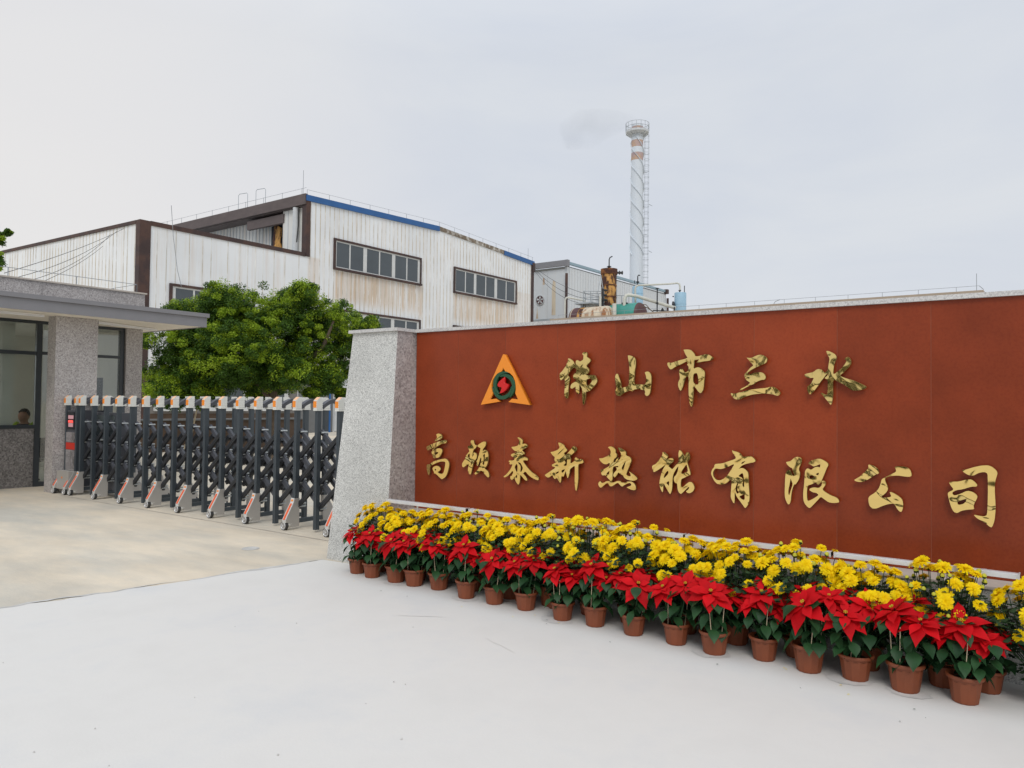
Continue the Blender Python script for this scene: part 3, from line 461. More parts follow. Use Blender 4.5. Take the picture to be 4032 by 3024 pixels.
# linear wall-washer lights along the plinth
for k, (x0, x1) in enumerate([(-5.265,-4.283),(-4.250,-3.262),(-3.245,-2.257),(-2.240,-1.252),(-1.235,-.247)]):
    t = thing('wall_washer_light', ['white aluminium light bar at the pillar end of the sign wall plinth','white aluminium light bar second from the grey end pillar','white aluminium light bar third from the grey end pillar','white aluminium light bar fourth from the grey end pillar','white aluminium light bar fifth from the end pillar, under the last characters','white aluminium light bar sixth from the end pillar, right edge of the photo'][k], 'light bar', ((x0+x1)/2, 5.18, .65), 0, 'light bars along the sign wall')
    b = MB(); b.box(x0, x1, 5.150, 5.205, .650, .676); b.box(x0+.01, x1-.01, 5.158, 5.197, .676, .679); b.box(x0, x0+.008, 5.146, 5.209, .646, .681); b.box(x1-.008, x1, 5.146, 5.209, .646, .681); put(b, 'housing', 'alu', t)
    for xx in (x0+.16, x1-.2):
        b = MB(); b.box(xx, xx+.022, 5.165, 5.40, .640, .6445); b.box(xx, xx+.022, 5.396, 5.40, .552, .640); b.box(xx, xx+.022, 5.37, 5.43, .5505, .5535); put(b, 'bracket', 'alu', t)

# ================= retractable gate =================
GA = math.atan2(.16, 6.2)
gate = thing('retractable_gate', 'closed dark grey scissor gate with white and orange post caps and wheeled feet', 'gate', (-13.295, 5.985, 0), GA)
SP = .388; NP = 19; DY = .46
def post_mesh(z0):
    b = MB(); pr = [(-.024,-.030),(-.009,-.030),(-.006,-.026),(.006,-.026),(.009,-.030),(.024,-.030),(.024,.030),(.009,.030),(.006,.026),(-.006,.026),(-.009,.030),(-.024,.030)]
    b.prism(pr, z0, 1.50, 'xy'); return b.mesh('post', ['anth'])
def cap_mesh(sg):   # sg=+1 front row (orange face to -y), -1 rear row
    b = MB(); y0, y1 = (-.075, .062)
    def Y(y): return y*sg
    def bx(xa, xb, ya, yb, za, zb, mi): ya, yb = sorted((Y(ya), Y(yb))); b.box(xa, xb, ya, yb, za, zb, mi)
    bx(-.046,.046,-.068,.06,1.485,1.505,0)
    for i in range(4): bx(-.043,.043,-.066,.056,1.507+i*.024,1.524+i*.024,0); bx(-.040,.040,-.062,.052,1.5235+i*.024,1.5315+i*.024,0)
    zt = 1.603
    b.add([(-.043,Y(-.066),zt),(.043,Y(-.066),zt),(.043,Y(.056),zt),(-.043,Y(.056),zt),(-.043,Y(-.064),zt+.01),(.043,Y(-.064),zt+.01),(.043,Y(.0),1.652),(-.043,Y(.0),1.652),(.043,Y(.056),1.652),(-.043,Y(.056),1.652)],
          [(0,1,5,4),(6,7,9,8),(1,2,8,6,5),(2,3,9,8),(3,0,4,7,9)], 0)
    b.add([(-.0435,Y(-.0645),zt+.0105),(.0435,Y(-.0645),zt+.0105),(.0435,Y(.002),1.6535),(-.0435,Y(.002),1.6535)], [(0,1,2,3)], 2)
    bx(-.045,.030,-.0705,-.062,1.524,1.602,1)
    b.v = [(x*.72, y*.76, z) for x, y, z in b.v]; return b.mesh('cap', ['capw','orange','peach'])
PM = {True: post_mesh(.3), False: post_mesh(.03)}
CM = {1: cap_mesh(1), -1: cap_mesh(-1)}
def bracket_mesh(sg):
    b = MB(); prof = [(-.058,.385),(.05,.385),(.05,.035),(-.12,.035),(-.14,.07),(-.19,.092),(-.235,.098),(-.243,.13),(-.215,.165),(-.075,.335),(-.062,.36)]
    b.prism([(y*sg, z) for y, z in prof], -.036, .036, 'yz', 0)
    # front trim: thin raised strip following the sloping edge
    ed = [(-.062,.387),(-.078,.333),(-.218,.166),(-.247,.13),(-.240,.098)]
    for i in range(4):
        (ya, za), (yb, zb) = ed[i], ed[i+1]; n = Vector((0, -(zb-za), (yb-ya))).normalized() ; n = n if n.y < 0 else -n
        for wx, off, mi in ((.036,.008,1),(.019,.014,2 if i in (1,2,3) else 3)):
            if i == 0 and mi == 3: wx = .020
            p = [Vector((0,ya,za)), Vector((0,yb,zb))]; d = (p[1]-p[0]); q0 = p[0]+d*(.35 if (mi == 3 and i == 0) else .10 if (i == 1 and mi == 2) else 0); q1 = p[1]-d*(.25 if (mi == 3 and i == 0) else 0)
            if i == 3 and mi != 1: continue
            vs = []
            for q in (q0, q1):
                for sx in (-wx, wx):
                    for f in (-.004, off): vs.append((sx, (q.y+n.y*f)*sg, q.z+n.z*f))
            b.add(vs, [(0,1,3,2),(4,6,7,5),(0,4,5,1),(2,3,7,6),(1,5,7,3),(0,2,6,4)], mi)
    b.v = [(x*.85, y*.70, z) for x, y, z in b.v]; return b.mesh('wheel_bracket', ['brk','brkw','stripe','orange'])
def wheel_mesh(sg):
    b = MB(); c = (0, 0, .056)
    b.lathe([(.045,-.022),(.050,-.024),(.056,-.018),(.056,.018),(.050,.024),(.030,.024)], c, 28, 0, 'y')
    b.lathe([(.046,-.022),(.043,-.026),(.039,-.022),(.036,-.012),(.0,-.012)], c, 24, 1, 'y')
    for k in range(6):
        a = k*PI/3; b.bar((0,-.021,.056), (.040*math.cos(a),-.021,.056+.040*math.sin(a)), .008, .006, 3, (0,1,0))
    b.lathe([(0,-.027),(.011,-.027),(.012,-.018)], c, 12, 1, 'y')
    if sg < 0: b.v = [(x, -y, z) for x, y, z in b.v]
    return b.mesh('wheel', ['tyre','alu','brk','brk'], True)
BM_ = {1: bracket_mesh(1), -1: bracket_mesh(-1)}; WM_ = {1: wheel_mesh(1), -1: wheel_mesh(-1)}
b = MB(); b.lathe([(0,.024),(.04,.024),(.046,.03),(.046,.075),(.04,.08),(0,.08)], (.0,0,.075), 18, 0, 'y'); HUB = b.mesh('wheel_guard', ['brkw'], True)
b = MB(); b.box(-.022,.022,.045,DY-.045,.075,.125); FOOT = b.mesh('foot_bar', ['anth'])
b = MB(); arc = [(0, .055+(DY-.11)*t, 1.535+.075*math.sin(PI*t)) for t in [i/12 for i in range(13)]]
for i in range(12):
    p, q = arc[i], arc[i+1]; b.add([(-.030,p[1],p[2]-.03),(.030,p[1],p[2]-.03),(.030,q[1],q[2]-.03),(-.030,q[1],q[2]-.03),(-.034,p[1],p[2]+.022),(.034,p[1],p[2]+.022),(.034,q[1],q[2]+.022),(-.034,q[1],q[2]+.022)], [(3,2,1,0),(4,5,6,7),(0,1,5,4),(1,2,6,5),(2,3,7,6),(3,0,4,7)], 0)
ARCH = b.mesh('arch_bow', ['anth2'])
def lattice():
    b = MB()
    for row in (0, 1):
        y0 = .035 if row == 0 else DY-.10
        for i in range(4):
            zt = 1.215-.30*i-(0 if row == 0 else .15); zb = zt-.335
            if zb < .2: continue
            for (za, zz, yy, mi) in ((zb, zt, y0, 0), (zt, zb, y0+.042, 1)):
                d = Vector((SP, 0, zz-za)).normalized()*.03; p0 = Vector((0,yy,za))-d; p1 = Vector((SP,yy,zz))+d
                b.bar(p0, p1, .054, .034, mi, (0,1,0))
                pm = (p0+p1)/2
                nn_ = Vector((-(zz-za), 0, SP)).normalized()*.012
                b.bar(p0+nn_+Vector((0,-.0175,0)), p1+nn_+Vector((0,-.0175,0)), .004, .006, 1, (0,1,0))
    for i in range(4):
        for zz in (1.215-.30*i, 1.215-.30*i-.335):
            if zz < .2: continue
            b.cyl((.035, .028, zz), (.035, .028+.10, zz), .011, n=8, mi=2)
            b.cyl((SP-.035, .028, zz), (SP-.035, .11, zz), .011, n=8, mi=2)
    return b.mesh('scissor_bay', ['black','anth2','rod'])
LAT = lattice()
for k in range(NP):
    wheeled = (k % 2 == 0)
    for sg, y in ((1, 0.), (-1, DY)):
        p = obj('post', PM[wheeled], gate, True, (k*SP, y, 0)); obj('cap', CM[sg], p, True)
        if wheeled:
            br = obj('wheel_bracket', BM_[sg], p, True); obj('wheel', WM_[sg], br, True, (-.022, -.150*sg, 0)); obj('wheel_guard', HUB, br, True, (-.015, -.150 if sg > 0 else .06, 0))
    obj('foot_bar', FOOT, gate, True, (k*SP, 0, 0)); obj('arch_bow', ARCH, gate, True, (k*SP, 0, 0))
    if k < NP-1: obj('scissor_bay', LAT, gate, True, (k*SP, 0, 0))
# drive unit at the closing end
for xo in (-.50, -.15):
    for sg, y in ((1, 0.), (-1, DY)):
        p = obj('post', PM[True], gate, True, (xo, y, 0)); obj('cap', CM[sg], p, True)
    obj('arch_bow', ARCH, gate, True, (xo, 0, 0))
b = MB(); b.box(-.47,-.18,-.02,.44,.12,1.40, 0); b.box(-.44,-.21,-.034,-.021,1.08,1.37,1); cab = put(b, 'drive_cabinet', ['anth2','black'], gate, True)
b = MB(); b.box(-.40,-.23,-.040,-.035,1.255,1.315,0); b.box(-.39,-.24,-.040,-.035,1.12,1.185,0); put(b, 'display_panel', ['ledw'], cab, True)
b = MB()
for i in range(5): b.box(-.40+i*.033,-.378+i*.033,-.040,-.035,1.205,1.228+.006*(i%2),0)
b.box(-.40,-.235,-.040,-.035,1.192,1.2,0); put(b, 'led_text_row', ['led'], cab, True)
b = MB(); 
for z0_, z1_, mi in ((.86,1.03,0),(.74,.855,1),(.25,.735,0)): b.box(-.475,-.175,-.031,-.021,z0_,z1_,mi)
put(b, 'front_plate', ['chrome','redp'], cab, True)
b = MB(); b.prism([(-.53,.385),(-.12,.385),(-.12,.08),(-.56,.08)], -.14, -.05, 'xz', 0)
b.hexa([(-.55,-.165,.09),(-.14,-.165,.09),(-.14,-.14,.09),(-.55,-.14,.09)], [(-.52,-.145,.24),(-.14,-.145,.24),(-.14,-.14,.24),(-.52,-.14,.24)], 0)
b.prism([(-.36,.26),(-.33,.26),(-.33,.29),(-.36,.29)], -.145, -.1405, 'xz', 1); dr = put(b, 'drive_foot', ['brk','orange'], gate, True)
for xo in (-.52, -.15):
    br = obj('wheel_bracket', BM_[1], gate, True, (xo, -.02, 0)); obj('wheel', WM_[1], br, True, (-.02, -.150, 0))
b = MB(); b.box(.08,.86,.12,.40,.10,1.37,0); b.box(.10,.84,.112,.12,.92,.94,1); b.box(.10,.84,.112,.12,.27,.29,1); b.box(.12,.82,.114,.1195,.98,1.33,2)
put(b, 'motor_cabinet', ['anth2','rod','pane'], gate, True)

# ================= guardhouse =================
gh = thing('guardhouse', 'grey granite guardhouse with flat grey canopy and dark framed windows', 'guardhouse', (-15.5, 5.5, 0))
b = MB(); b.box(-15.30,-15.10,1.0,5.98,0,1.05); put(b, 'window_wall', 'gr_dark', gh)
b = MB(); b.box(-14.17,-13.87,5.78,6.47,0,2.998); put(b, 'pillar', 'gr_pink', gh)
b = MB(); b.box(-15.36,-15.03,7.555,7.88,0,2.997); put(b, 'pillar', 'gr_pink', gh)
def joint(*q): b = MB(); b.box(*q); put(b, 'slab_joint', 'jnt', gh)
for z in (.62,1.24,2.12): joint(-14.172,-13.868,5.778,6.472,z,z+.004); joint(-15.362,-15.028,7.553,7.882,z+.2,z+.204)
for y in (3.2,4.6): joint(-15.302,-15.098,y,y+.004,0,1.05)
for y in (2.4,3.6,4.8,6.0,7.2): joint(-15.01,-14.998,y,y+.004,3.24,3.70)
b = MB(); b.box(-19,-13.37,.8,8.20,3.0,3.05,0); put(b, 'soffit', 'soffit', gh)
b = MB()
for (x0, x1, y0, y1) in ((-13.37,-13.345,.8,8.235),(-19,-13.37,8.20,8.235)): b.box(x0, x1, y0, y1, 2.99, 3.175)
for (x0, x1, y0, y1) in ((-13.40,-13.31,.8,8.27),(-19,-13.40,8.18,8.27)): b.box(x0, x1, y0, y1, 3.176, 3.25)
b.box(-19,-13.41,.8,8.175,3.06,3.235); put(b, 'canopy', 'fascia', gh)
b = MB(); b.box(-19,-15.0,.8,7.89,3.236,3.70); put(b, 'parapet', 'gr_pink', gh)
b = MB(); b.box(-19,-14.97,.8,7.92,3.701,3.73); put(b, 'coping', 'ledge', gh)
b = MB()
cc = [(-15.12,.9),(-15.12,7.78),(-18.9,7.78)]
for (xa, ya), (xb, yb) in zip(cc, cc[1:]):
    b.tube([(xa, ya, 3.90), (xb, yb, 3.90)], .006, 5); L = math.hypot(xb-xa, yb-ya); n = int(L/1.15)+1
    for i in range(n+1): t = i/n; b.cyl((xa+(xb-xa)*t, ya+(yb-ya)*t, 3.72), (xa+(xb-xa)*t, ya+(yb-ya)*t, 3.90), .009, n=5)
put(b, 'lightning_rail', 'wire', gh)
b = MB(); F = -15.16, -15.08
for (y0, y1, z0, z1) in ((1.0,5.97,1.051,1.115),(1.0,5.96,2.375,2.44),(1.0,7.54,2.945,2.996),(5.97,6.06,0,2.944),(6.06,7.47,2.39,2.445),(7.47,7.545,0,2.944),(4.1,4.16,1.12,2.37),(6.06,7.47,.0,.08)): b.box(*F, y0, y1, z0, z1)
put(b, 'window_frame', 'wframe', gh)
for (y0, y1, z0, z1) in ((1.0,4.1,1.116,2.374),(4.161,5.969,1.116,2.374),(1.0,5.969,2.441,2.944),(6.061,7.469,.081,2.389),(6.061,7.469,2.446,2.944)):
    b = MB(); b.box(-15.123,-15.117,y0,y1,z0,z1); put(b, 'window_pane', 'glass', gh)
b = MB(); b.box(-18.95,-18.8,.8,7.8,0,1.0); b.box(-18.95,-18.8,.8,7.8,2.8,3.0); b.box(-18.95,-18.8,5.6,7.8,1.0,2.8); b.box(-18.8,-15.31,.8,.95,0,.9); b.box(-18.8,-15.2,.951,7.6,0,.05); b.box(-18.8,-15.2,.951,7.6,2.97,2.999)
b.box(-18.8,-16.92,7.70,7.87,0,2.999); b.box(-16.24,-15.37,7.70,7.87,0,2.999); b.box(-16.92,-16.24,7.70,7.87,2.04,2.999); put(b, 'inner_wall', 'plaster', gh)
b = MB(); b.box(-15.26,-15.20,1.2,5.66,1.06,2.96); put(b, 'partition', 'plaster', gh, label='cream partition panel just inside the window')
b = MB(); 
for (x0, x1, z0, z1) in ((-16.919,-16.86,0,2.039),(-16.30,-16.241,0,2.039),(-16.86,-16.30,1.98,2.039),(-16.86,-16.30,.0,.08)): b.box(x0, x1, 7.76, 7.82, z0, z1)
d = put(b, 'back_door', 'wframe', gh); b = MB(); b.box(-16.859,-16.301,7.787,7.793,.081,1.979); put(b, 'door_pane', 'glass', d)
for (xa, ya, xb, yb) in ((-13.75,4.35,-13.78,5.55),(-14.05,6.55,-14.55,7.9),(-14.5,3.2,-14.5,4.4)):
    b = MB(); b.cyl((xa,ya,2.955), (xb,yb,2.955), .013, n=8, mi=0); b.bar((xa,ya,2.975), (xb,yb,2.975), .03, .02, 0); b.box(xa-.02,xa+.02,ya-.05,ya,2.93,2.999,1); put(b, 'tube_lamp', ['white','black'], gh)

# ---- guard inside ----
def skin_mesh(name, verts, edges, radii, mats, sub=2):
    me = bpy.data.meshes.new(name); me.from_pydata(verts, edges, []); o = bpy.data.objects.new(name, me); COL.objects.link(o)
    md = o.modifiers.new('s', 'SKIN'); md.use_smooth_shade = True
    for i, r in enumerate(radii): me.skin_vertices[0].data[i].radius = r if isinstance(r, tuple) else (r, r)
    me.skin_vertices[0].data[0].use_root = True
    ss = o.modifiers.new('u', 'SUBSURF'); ss.levels = sub; ss.render_levels = sub
    dg = bpy.context.evaluated_depsgraph_get(); m2 = bpy.data.meshes.new_from_object(o.evaluated_get(dg)); bpy.data.objects.remove(o)
    m2.materials.clear()
    for q in mats: m2.materials.append(M_[q])
    m2.name = name; return m2
# local frame: x = his forward, z up, origin on the floor below the seat
V = [(0,0,.50),(.01,0,.68),(.02,0,.86),(.02,0,.95),(.03,0,1.015),(.045,0,1.075),(.055,0,1.13),(.05,0,1.19),(.04,0,1.235),
     (.0,.17,.93),(.12,.24,.72),(.36,.20,.68),(.44,.18,.69),(.0,-.17,.93),(.12,-.24,.72),(.36,-.20,.68),(.44,-.18,.69),
     (.10,.10,.50),(.46,.12,.50),(.44,.12,.10),(.56,.12,.05),(.10,-.10,.50),(.46,-.12,.50),(.44,-.12,.10),(.56,-.12,.05),(.145,0,1.115),(.04,.085,1.125),(.04,-.085,1.125)]
Ed = [(0,1),(1,2),(2,3),(3,4),(4,5),(5,6),(6,7),(7,8),(3,9),(9,10),(10,11),(11,12),(3,13),(13,14),(14,15),(15,16),(0,17),(17,18),(18,19),(19,20),(0,21),(21,22),(22,23),(23,24),(6,25),(6,26),(6,27)]
Rd = [(.15,.13),(.14,.12),(.17,.13),(.12,.10),(.055,.055),(.07,.075),(.082,.098),(.082,.098),(.06,.07),
      .065,.05,.036,.03,.065,.05,.036,.03,.085,.07,.05,.045,.085,.07,.05,.045,.012,.018,.018]
man = thing('person', 'seated guard in navy and lime hi-vis uniform behind the guardhouse window', 'person', (-15.62, 6.02, .115), R(-48))
body = obj('body', skin_mesh('body', V, Ed, Rd, ['skin']), man, True)
for s_ in (-1, 1):
    for k in range(4):
        m = skin_mesh('finger', [(0,0,0),(.03,0,.004),(.055+.006*(k in (1,2)),0,-.006),(.072+.006*(k in (1,2)),0,-.018)], [(0,1),(1,2),(2,3)], [.009,.0085,.008,.007], ['skin'], 1)
        obj('finger', m, body, True, (.455, s_*(.155+.014*k), .69))
    obj('thumb', skin_mesh('thumb', [(0,0,0),(.02,-.02*s_,0),(.04,-.03*s_,-.004)], [(0,1),(1,2)], [.011,.010,.008], ['skin'], 1), body, True, (.43, s_*.15, .69))
b = MB(); b.lathe([(.0,.098),(.045,.088),(.080,.055),(.098,.012),(.100,-.02),(.092,-.055),(.07,-.08),(0,-.09)], (-.0,0,0), 20); b.v = [((x*1.02)-.0, y*.93, z if x < .03 else max(z, .034+x*.12)) for x, y, z in b.v]
put(b, 'hair', 'hair', man, True, True, loc=(.034,0,1.195))
b = MB()
for s_ in (-1,1):
    b.lathe([(0,.012),(.009,.008),(.012,0),(.009,-.008),(0,-.012)], (.118,s_*.034,1.150), 8, 0); b.box(.112,.128,s_*.034-.018,s_*.034+.018,1.170,1.176,0)
b.box(.118,.132,-.024,.024,1.072,1.079,1); put(b, 'face_details', ['hair','maroon'], man, True)
Vj = [(0,0,.50),(.01,0,.68),(.015,0,.86),(.02,0,.93),(.02,0,1.0),(.0,.18,.935),(.12,.245,.72),(.34,.205,.68),(.0,-.18,.935),(.12,-.245,.72),(.34,-.205,.68)]
obj('jacket', skin_mesh('jacket', Vj, [(0,1),(1,2),(2,3),(3,4),(3,5),(5,6),(6,7),(3,8),(8,9),(9,10)], [(.17,.15),(.16,.14),(.19,.15),(.15,.12),(.075,.07),.085,.062,.048,.085,.062,.048], ['navy']), man, True)
b = MB(); 
for s_ in (-1, 1): b.tube([(.10,s_*.13,.70),(.13,s_*.135,.85),(.09,s_*.14,.965),(.0,s_*.15,1.005),(-.10,s_*.14,.94),(-.14,s_*.13,.80)], .045, 8)
put(b, 'hi_vis_vest', 'hivis', man, True, True)
t = thing('office_chair', 'black chair under the seated guard in the guardhouse', 'chair', (-15.62, 6.02, .05), R(-48))
b = MB(); b.box(-.22,.25,-.24,.24,.36,.42); put(b, 'seat', 'black', t, True)
b = MB(); b.box(-.30,-.25,-.22,.22,.42,.80); put(b, 'backrest', 'black', t, True)
b = MB(); b.cyl((0,0,.02),(0,0,.36),.03); 
for k in range(5): b.bar((0,0,.05),(.28*math.cos(k*1.2566),.28*math.sin(k*1.2566),.02),.04,.03)
put(b, 'base', 'black', t, True)

# ================= factory hall =================
XF = -31.3
fa = thing('factory_hall', 'white corrugated factory hall with brown corner trims, blue ridge flashing and rust stained windows', 'factory', (-40, 30, 0))
def wall_poly(b, pts, x0, x1, mi=0): b.prism(pts, x0, x1, 'yz', mi)
b = MB(); wall_poly(b, [(16.2,0),(24.80,0),(24.80,9.02),(16.2,9.02)], XF-.25, XF); wall_poly(b, [(24.801,0),(44.75,0),(44.75,11.70),(34.7,12.25),(24.801,11.95)], XF-.25, XF)
put(b, 'front_wall', 'clad', fa)
b = MB(); b.prism([(-62,0),(XF-.251,0),(XF-.251,9.02),(-62,9.5)], 16.2, 16.45, 'xz'); put(b, 'side_wall', 'clad', fa)
b = MB(); b.box(-62, -33.3, 25.55, 25.75, 8.8, 11.75); b.box(-33.299,-31.56,24.86,24.98,9.0,11.55); b.box(-33.42,-33.30,24.86,25.74,9.0,11.6); put(b, 'upper_side_wall', 'clad3', fa)
b = MB()
y = 16.5
while y < 24.6: b.box(XF, XF+.012, y, y+.022, .1, 8.9); y += random.choice([.42,.42,.84,.63])
y = 24.95
while y < 44.6:
    zt = 11.85+.3*min(1,(y-24.8)/9.9) if y < 34.7 else 12.15-.5*(y-34.7)/10
    b.box(XF, XF+.02, y, y+.028, .1, zt-.1); y += .31
x = -61.8
while x < -31.6: b.box(x, x+.035, 16.185, 16.2, .1, 8.95+(XF-x)*.015); x += random.choice([.31,.31,.62,.31])
put(b, 'cladding_seam', 'rib', fa)
b = MB(); x = -60
while x < -33.5: b.box(x, x+.05, 25.52, 25.55, 8.9, 11.7); x += .31
b.box(-33.0,-32.96,24.84,24.86,9.0,11.5); put(b, 'side_cladding_seam', 'rib2', fa)
b = MB()
b.add([(-62,16.3,9.45),(XF-.2,16.3,8.98),(XF-.2,25.6,8.98),(-62,25.6,9.45)], [(0,1,2,3)])
b.add([(-62,24.7,12.02),(XF-.1,24.7,12.02),(XF-.1,34.7,12.40),(-62,34.7,12.40)], [(0,1,2,3)]); b.add([(-62,34.7,12.40),(XF-.1,34.7,12.40),(XF-.1,44.7,11.85),(-62,44.7,11.85)], [(0,1,2,3)])
put(b, 'roof', 'steel', fa)
b = MB()
b.box(XF-.26, XF+.06, 16.14, 16.62, 0, 9.10); put(b, 'corner_trim', 'brown', fa); b = MB(); b.box(XF-.30, XF+.05, 16.621, 24.65, 8.93, 9.12); put(b, 'parapet_trim', 'brown', fa); b = MB()
b.prism([(-62,9.46),(-31.57,8.96),(-31.57,9.10),(-62,9.60)], 16.13, 16.5, 'xz'); put(b, 'parapet_trim', 'brown', fa); b = MB()
b.box(XF-.30, XF+.07, 24.66, 24.90, 8.95, 11.95); put(b, 'corner_trim', 'brown', fa); b = MB(); b.box(XF-.1, XF+.08, 44.60, 44.85, 0, 11.72); b.box(XF-.3, XF+.12, 44.62, 44.95, 11.1, 11.75)
put(b, 'corner_trim', 'brown', fa)
b = MB(); b.box(-62, XF+.02, 24.58, 24.74, 11.60, 12.14); b.box(-36.5, -33.3, 24.8, 25.0, 10.95, 11.42); b.box(-62,-31.6,24.741,25.56,11.56,11.62); put(b, 'eave_fascia', 'brown2', fa)
b = MB()
def sloped(b, y0, y1, h, xo):
    zr = lambda y: (11.98+.345*(y-24.7)/10) if y <= 34.7 else (12.325-.55*(y-34.7)/10)
    b.add([(XF-.1,y0,zr(y0)-h),(XF+xo,y0,zr(y0)-h),(XF+xo,y1,zr(y1)-h),(XF-.1,y1,zr(y1)-h),(XF-.1,y0,zr(y0)+.10),(XF+xo,y0,zr(y0)+.10),(XF+xo,y1,zr(y1)+.10),(XF-.1,y1,zr(y1)+.10)], [(3,2,1,0),(4,5,6,7),(0,1,5,4),(1,2,6,5),(2,3,7,6),(3,0,4,7)])
sloped(b, 24.64, 34.68, .20, .10); put(b, 'roof_edge_flashing', 'blue', fa); b = MB(); sloped(b, 41.3, 44.9, .20, .10); put(b, 'roof_edge_flashing', 'blue', fa)
b = MB(); sloped(b, 34.70, 41.29, .14, .07); put(b, 'bare_roof_edge', 'rusty', fa)
# windows
def factory_window(y0, y1, z0, z1, panes, parent=fa, x=XF, fr='brown', ft=.11):
    b = MB(); t_ = ft
    b.box(x-.02, x+.10, y0-t_, y1+t_, z1, z1+t_); b.box(x-.02, x+.16, y0-t_, y1+t_, z0-t_, z0); b.box(x-.02, x+.10, y0-t_, y0, z0, z1); b.box(x-.02, x+.10, y1, y1+t_, z0, z1)
    w_ = put(b, 'window', fr, parent)
    b = MB(); b.box(x+.0, x+.05, y0, y1, z0, z0+.07); b.box(x+.0, x+.05, y0, y1, z1-.07, z1); prev = y0
    for (pa, pb) in panes: b.box(x+.0, x+.05, prev, pa, z0+.07, z1-.07); prev = pb
    b.box(x+.0, x+.05, prev, y1, z0+.07, z1-.07); put(b, 'window_frame', 'sash', w_)
    for (pa, pb) in panes:
        b = MB(); b.box(x+.024, x+.034, pa, pb, z0+.07, z1-.07); put(b, 'window_pane', 'pane', w_)
P1 = [(26.66,27.54),(27.62,28.54),(28.80,29.71),(29.79,30.72),(30.97,31.88),(31.96,32.84)]
factory_window(26.58, 33.02, 8.66, 10.10, P1)
P2 = [(36.30,37.20),(37.28,38.10),(38.34,39.29),(39.37,40.28),(40.56,41.54),(41.62,42.54)]
factory_window(36.22, 42.66, 8.62, 10.06, P2)
factory_window(26.58, 33.02, 4.95, 6.40, P1)
factory_window(36.22, 38.2, 4.9, 6.38, P2[:2])
factory_window(17.62, 21.6, 4.95, 6.5, [(17.78,18.6),(18.68,19.5),(19.74,20.5),(20.58,21.45)])
for (ya, yb) in ((17.0,18.7),(19.2,21.3),(22.3,23.6)): factory_window(ya, yb, 1.2, 2.5, [(ya+.1,(ya+yb)/2-.05),((ya+yb)/2+.05,yb-.1)], fr='sash', ft=.09, x=XF+.05)
b = MB(); b.box(XF+.021, XF+.06, 16.7, 24.3, 0, 1.0, 0); put(b, 'dado', 'brick', fa)
b = MB(); b.box(XF+.0215, XF+.055, 16.7, 24.3, 1.001, 3.0); put(b, 'painted_tree_shade_strip', 'lowshade', fa)  # dark strip paints the tree's shade onto the lower wall
b = MB(); b.box(XF+.021, XF+.05, 24.4, 26.6, 0, 3.2); b.box(XF+.021, XF+.05, 27.8, 29.9, 0, 3.2); put(b, 'tiled_wall_strip', 'tiles', fa)
b = MB(); b.box(XF+.022, XF+.06, 26.7, 27.7, 0.05, 2.75); put(b, 'door', 'rwhite', fa)
b = MB(); b.cyl((XF+.1,26.35,0),(XF+.1,26.35,3.6),.05); put(b, 'drain_pipe', 'blue', fa)
b = MB(); b.cyl((-32.2,24.74,9.1),(-32.2,24.74,11.56),.16,n=14); put(b, 'downpipe', 'rwhite', fa)
b = MB(); b.tube([(-32.0,24.72,11.5),(-31.95,24.70,10.6),(-32.05,24.70,9.8),(-32.3,24.7,9.25),(-32.8,24.75,9.1)], .03, 6); put(b, 'loose_cable', 'cable', fa)
b = MB(); b.box(-35.2,-34.2,25.44,25.53,9.3,11.1,0); b.prism([(-34.75,9.1),(-34.3,9.15),(-34.15,9.7),(-34.3,10.2),(-34.2,10.9),(-34.75,11.15),(-34.9,10.3)], 25.32, 25.40, 'xz', 1); put(b, 'rusted_door', ['navy','rusto'], fa)
b = MB(); b.box(-36.5,-33.32,25.0,25.54,11.30,11.40); put(b, 'sagging_soffit', 'brown', fa)
b = MB()
for xx in (-37.7,-38.8):
    b.tube([(xx,24.5,9.3),(xx,24.5,10.5),(xx-.0,25.3,10.5)], .02, 5)
for zz in (9.6,10.0,10.4): b.tube([(-37.7,24.5,zz),(-38.8,24.5,zz)], .02, 5)
put(b, 'access_ladder', 'steel', fa)
b = MB()
for xx in (-35.6,-37.2): b = MB(); b.tube([(xx,24.7,12.1),(xx,24.7,12.95),(xx+.1,24.7,13.02),(xx+.75,24.7,12.98),(xx+.85,24.7,12.9),(xx+.85,24.7,12.1)], .015, 6); put(b, 'roof_hoop', 'steel', fa)
b = MB(); b.tube([(XF+.02,y_,z_+.32) for y_, z_ in ((24.7,12.03),(34.7,12.38),(44.8,11.83))], .008, 5); b.tube([(-62,24.62,12.45),(XF,24.66,12.45)], .008, 5); 
for i in range(15):
    y_ = 24.7+i*1.43; z_ = 12.05+.035*(y_-24.7) if y_ < 34.7 else 12.4-.055*(y_-34.7); b.cyl((XF+.02,y_,z_-.05),(XF+.02,y_,z_+.30),.011,n=5)
for i in range(18): b.cyl((XF-.3-i*1.6,24.62,12.1),(XF-.3-i*1.6,24.62,12.46),.011,n=5)
b.cyl((XF-.05,24.5,12.1),(XF-.05,24.5,13.3),.012,n=5); b.cyl((XF,44.2,11.9),(XF,44.2,12.7),.012,n=5); put(b, 'lightning_rail', 'wire', fa)
b = MB(); b.tube([(XF+.3,17.35,9.9),(XF+.25,17.5,8.6),(XF+.2,17.75,7.2),(XF+.2,17.95,6.5)], .012, 5); put(b, 'hanging_wire', 'wire', fa)
ns = thing('no_smoking_sign', 'small white sign with red prohibition ring on the factory wall behind the gate', 'sign', (XF+.07, 28.6, 1.7))
b = MB(); b.box(XF+.061, XF+.075, 28.2, 29.0, 1.25, 2.1); put(b, 'sign_plate', 'white', ns)
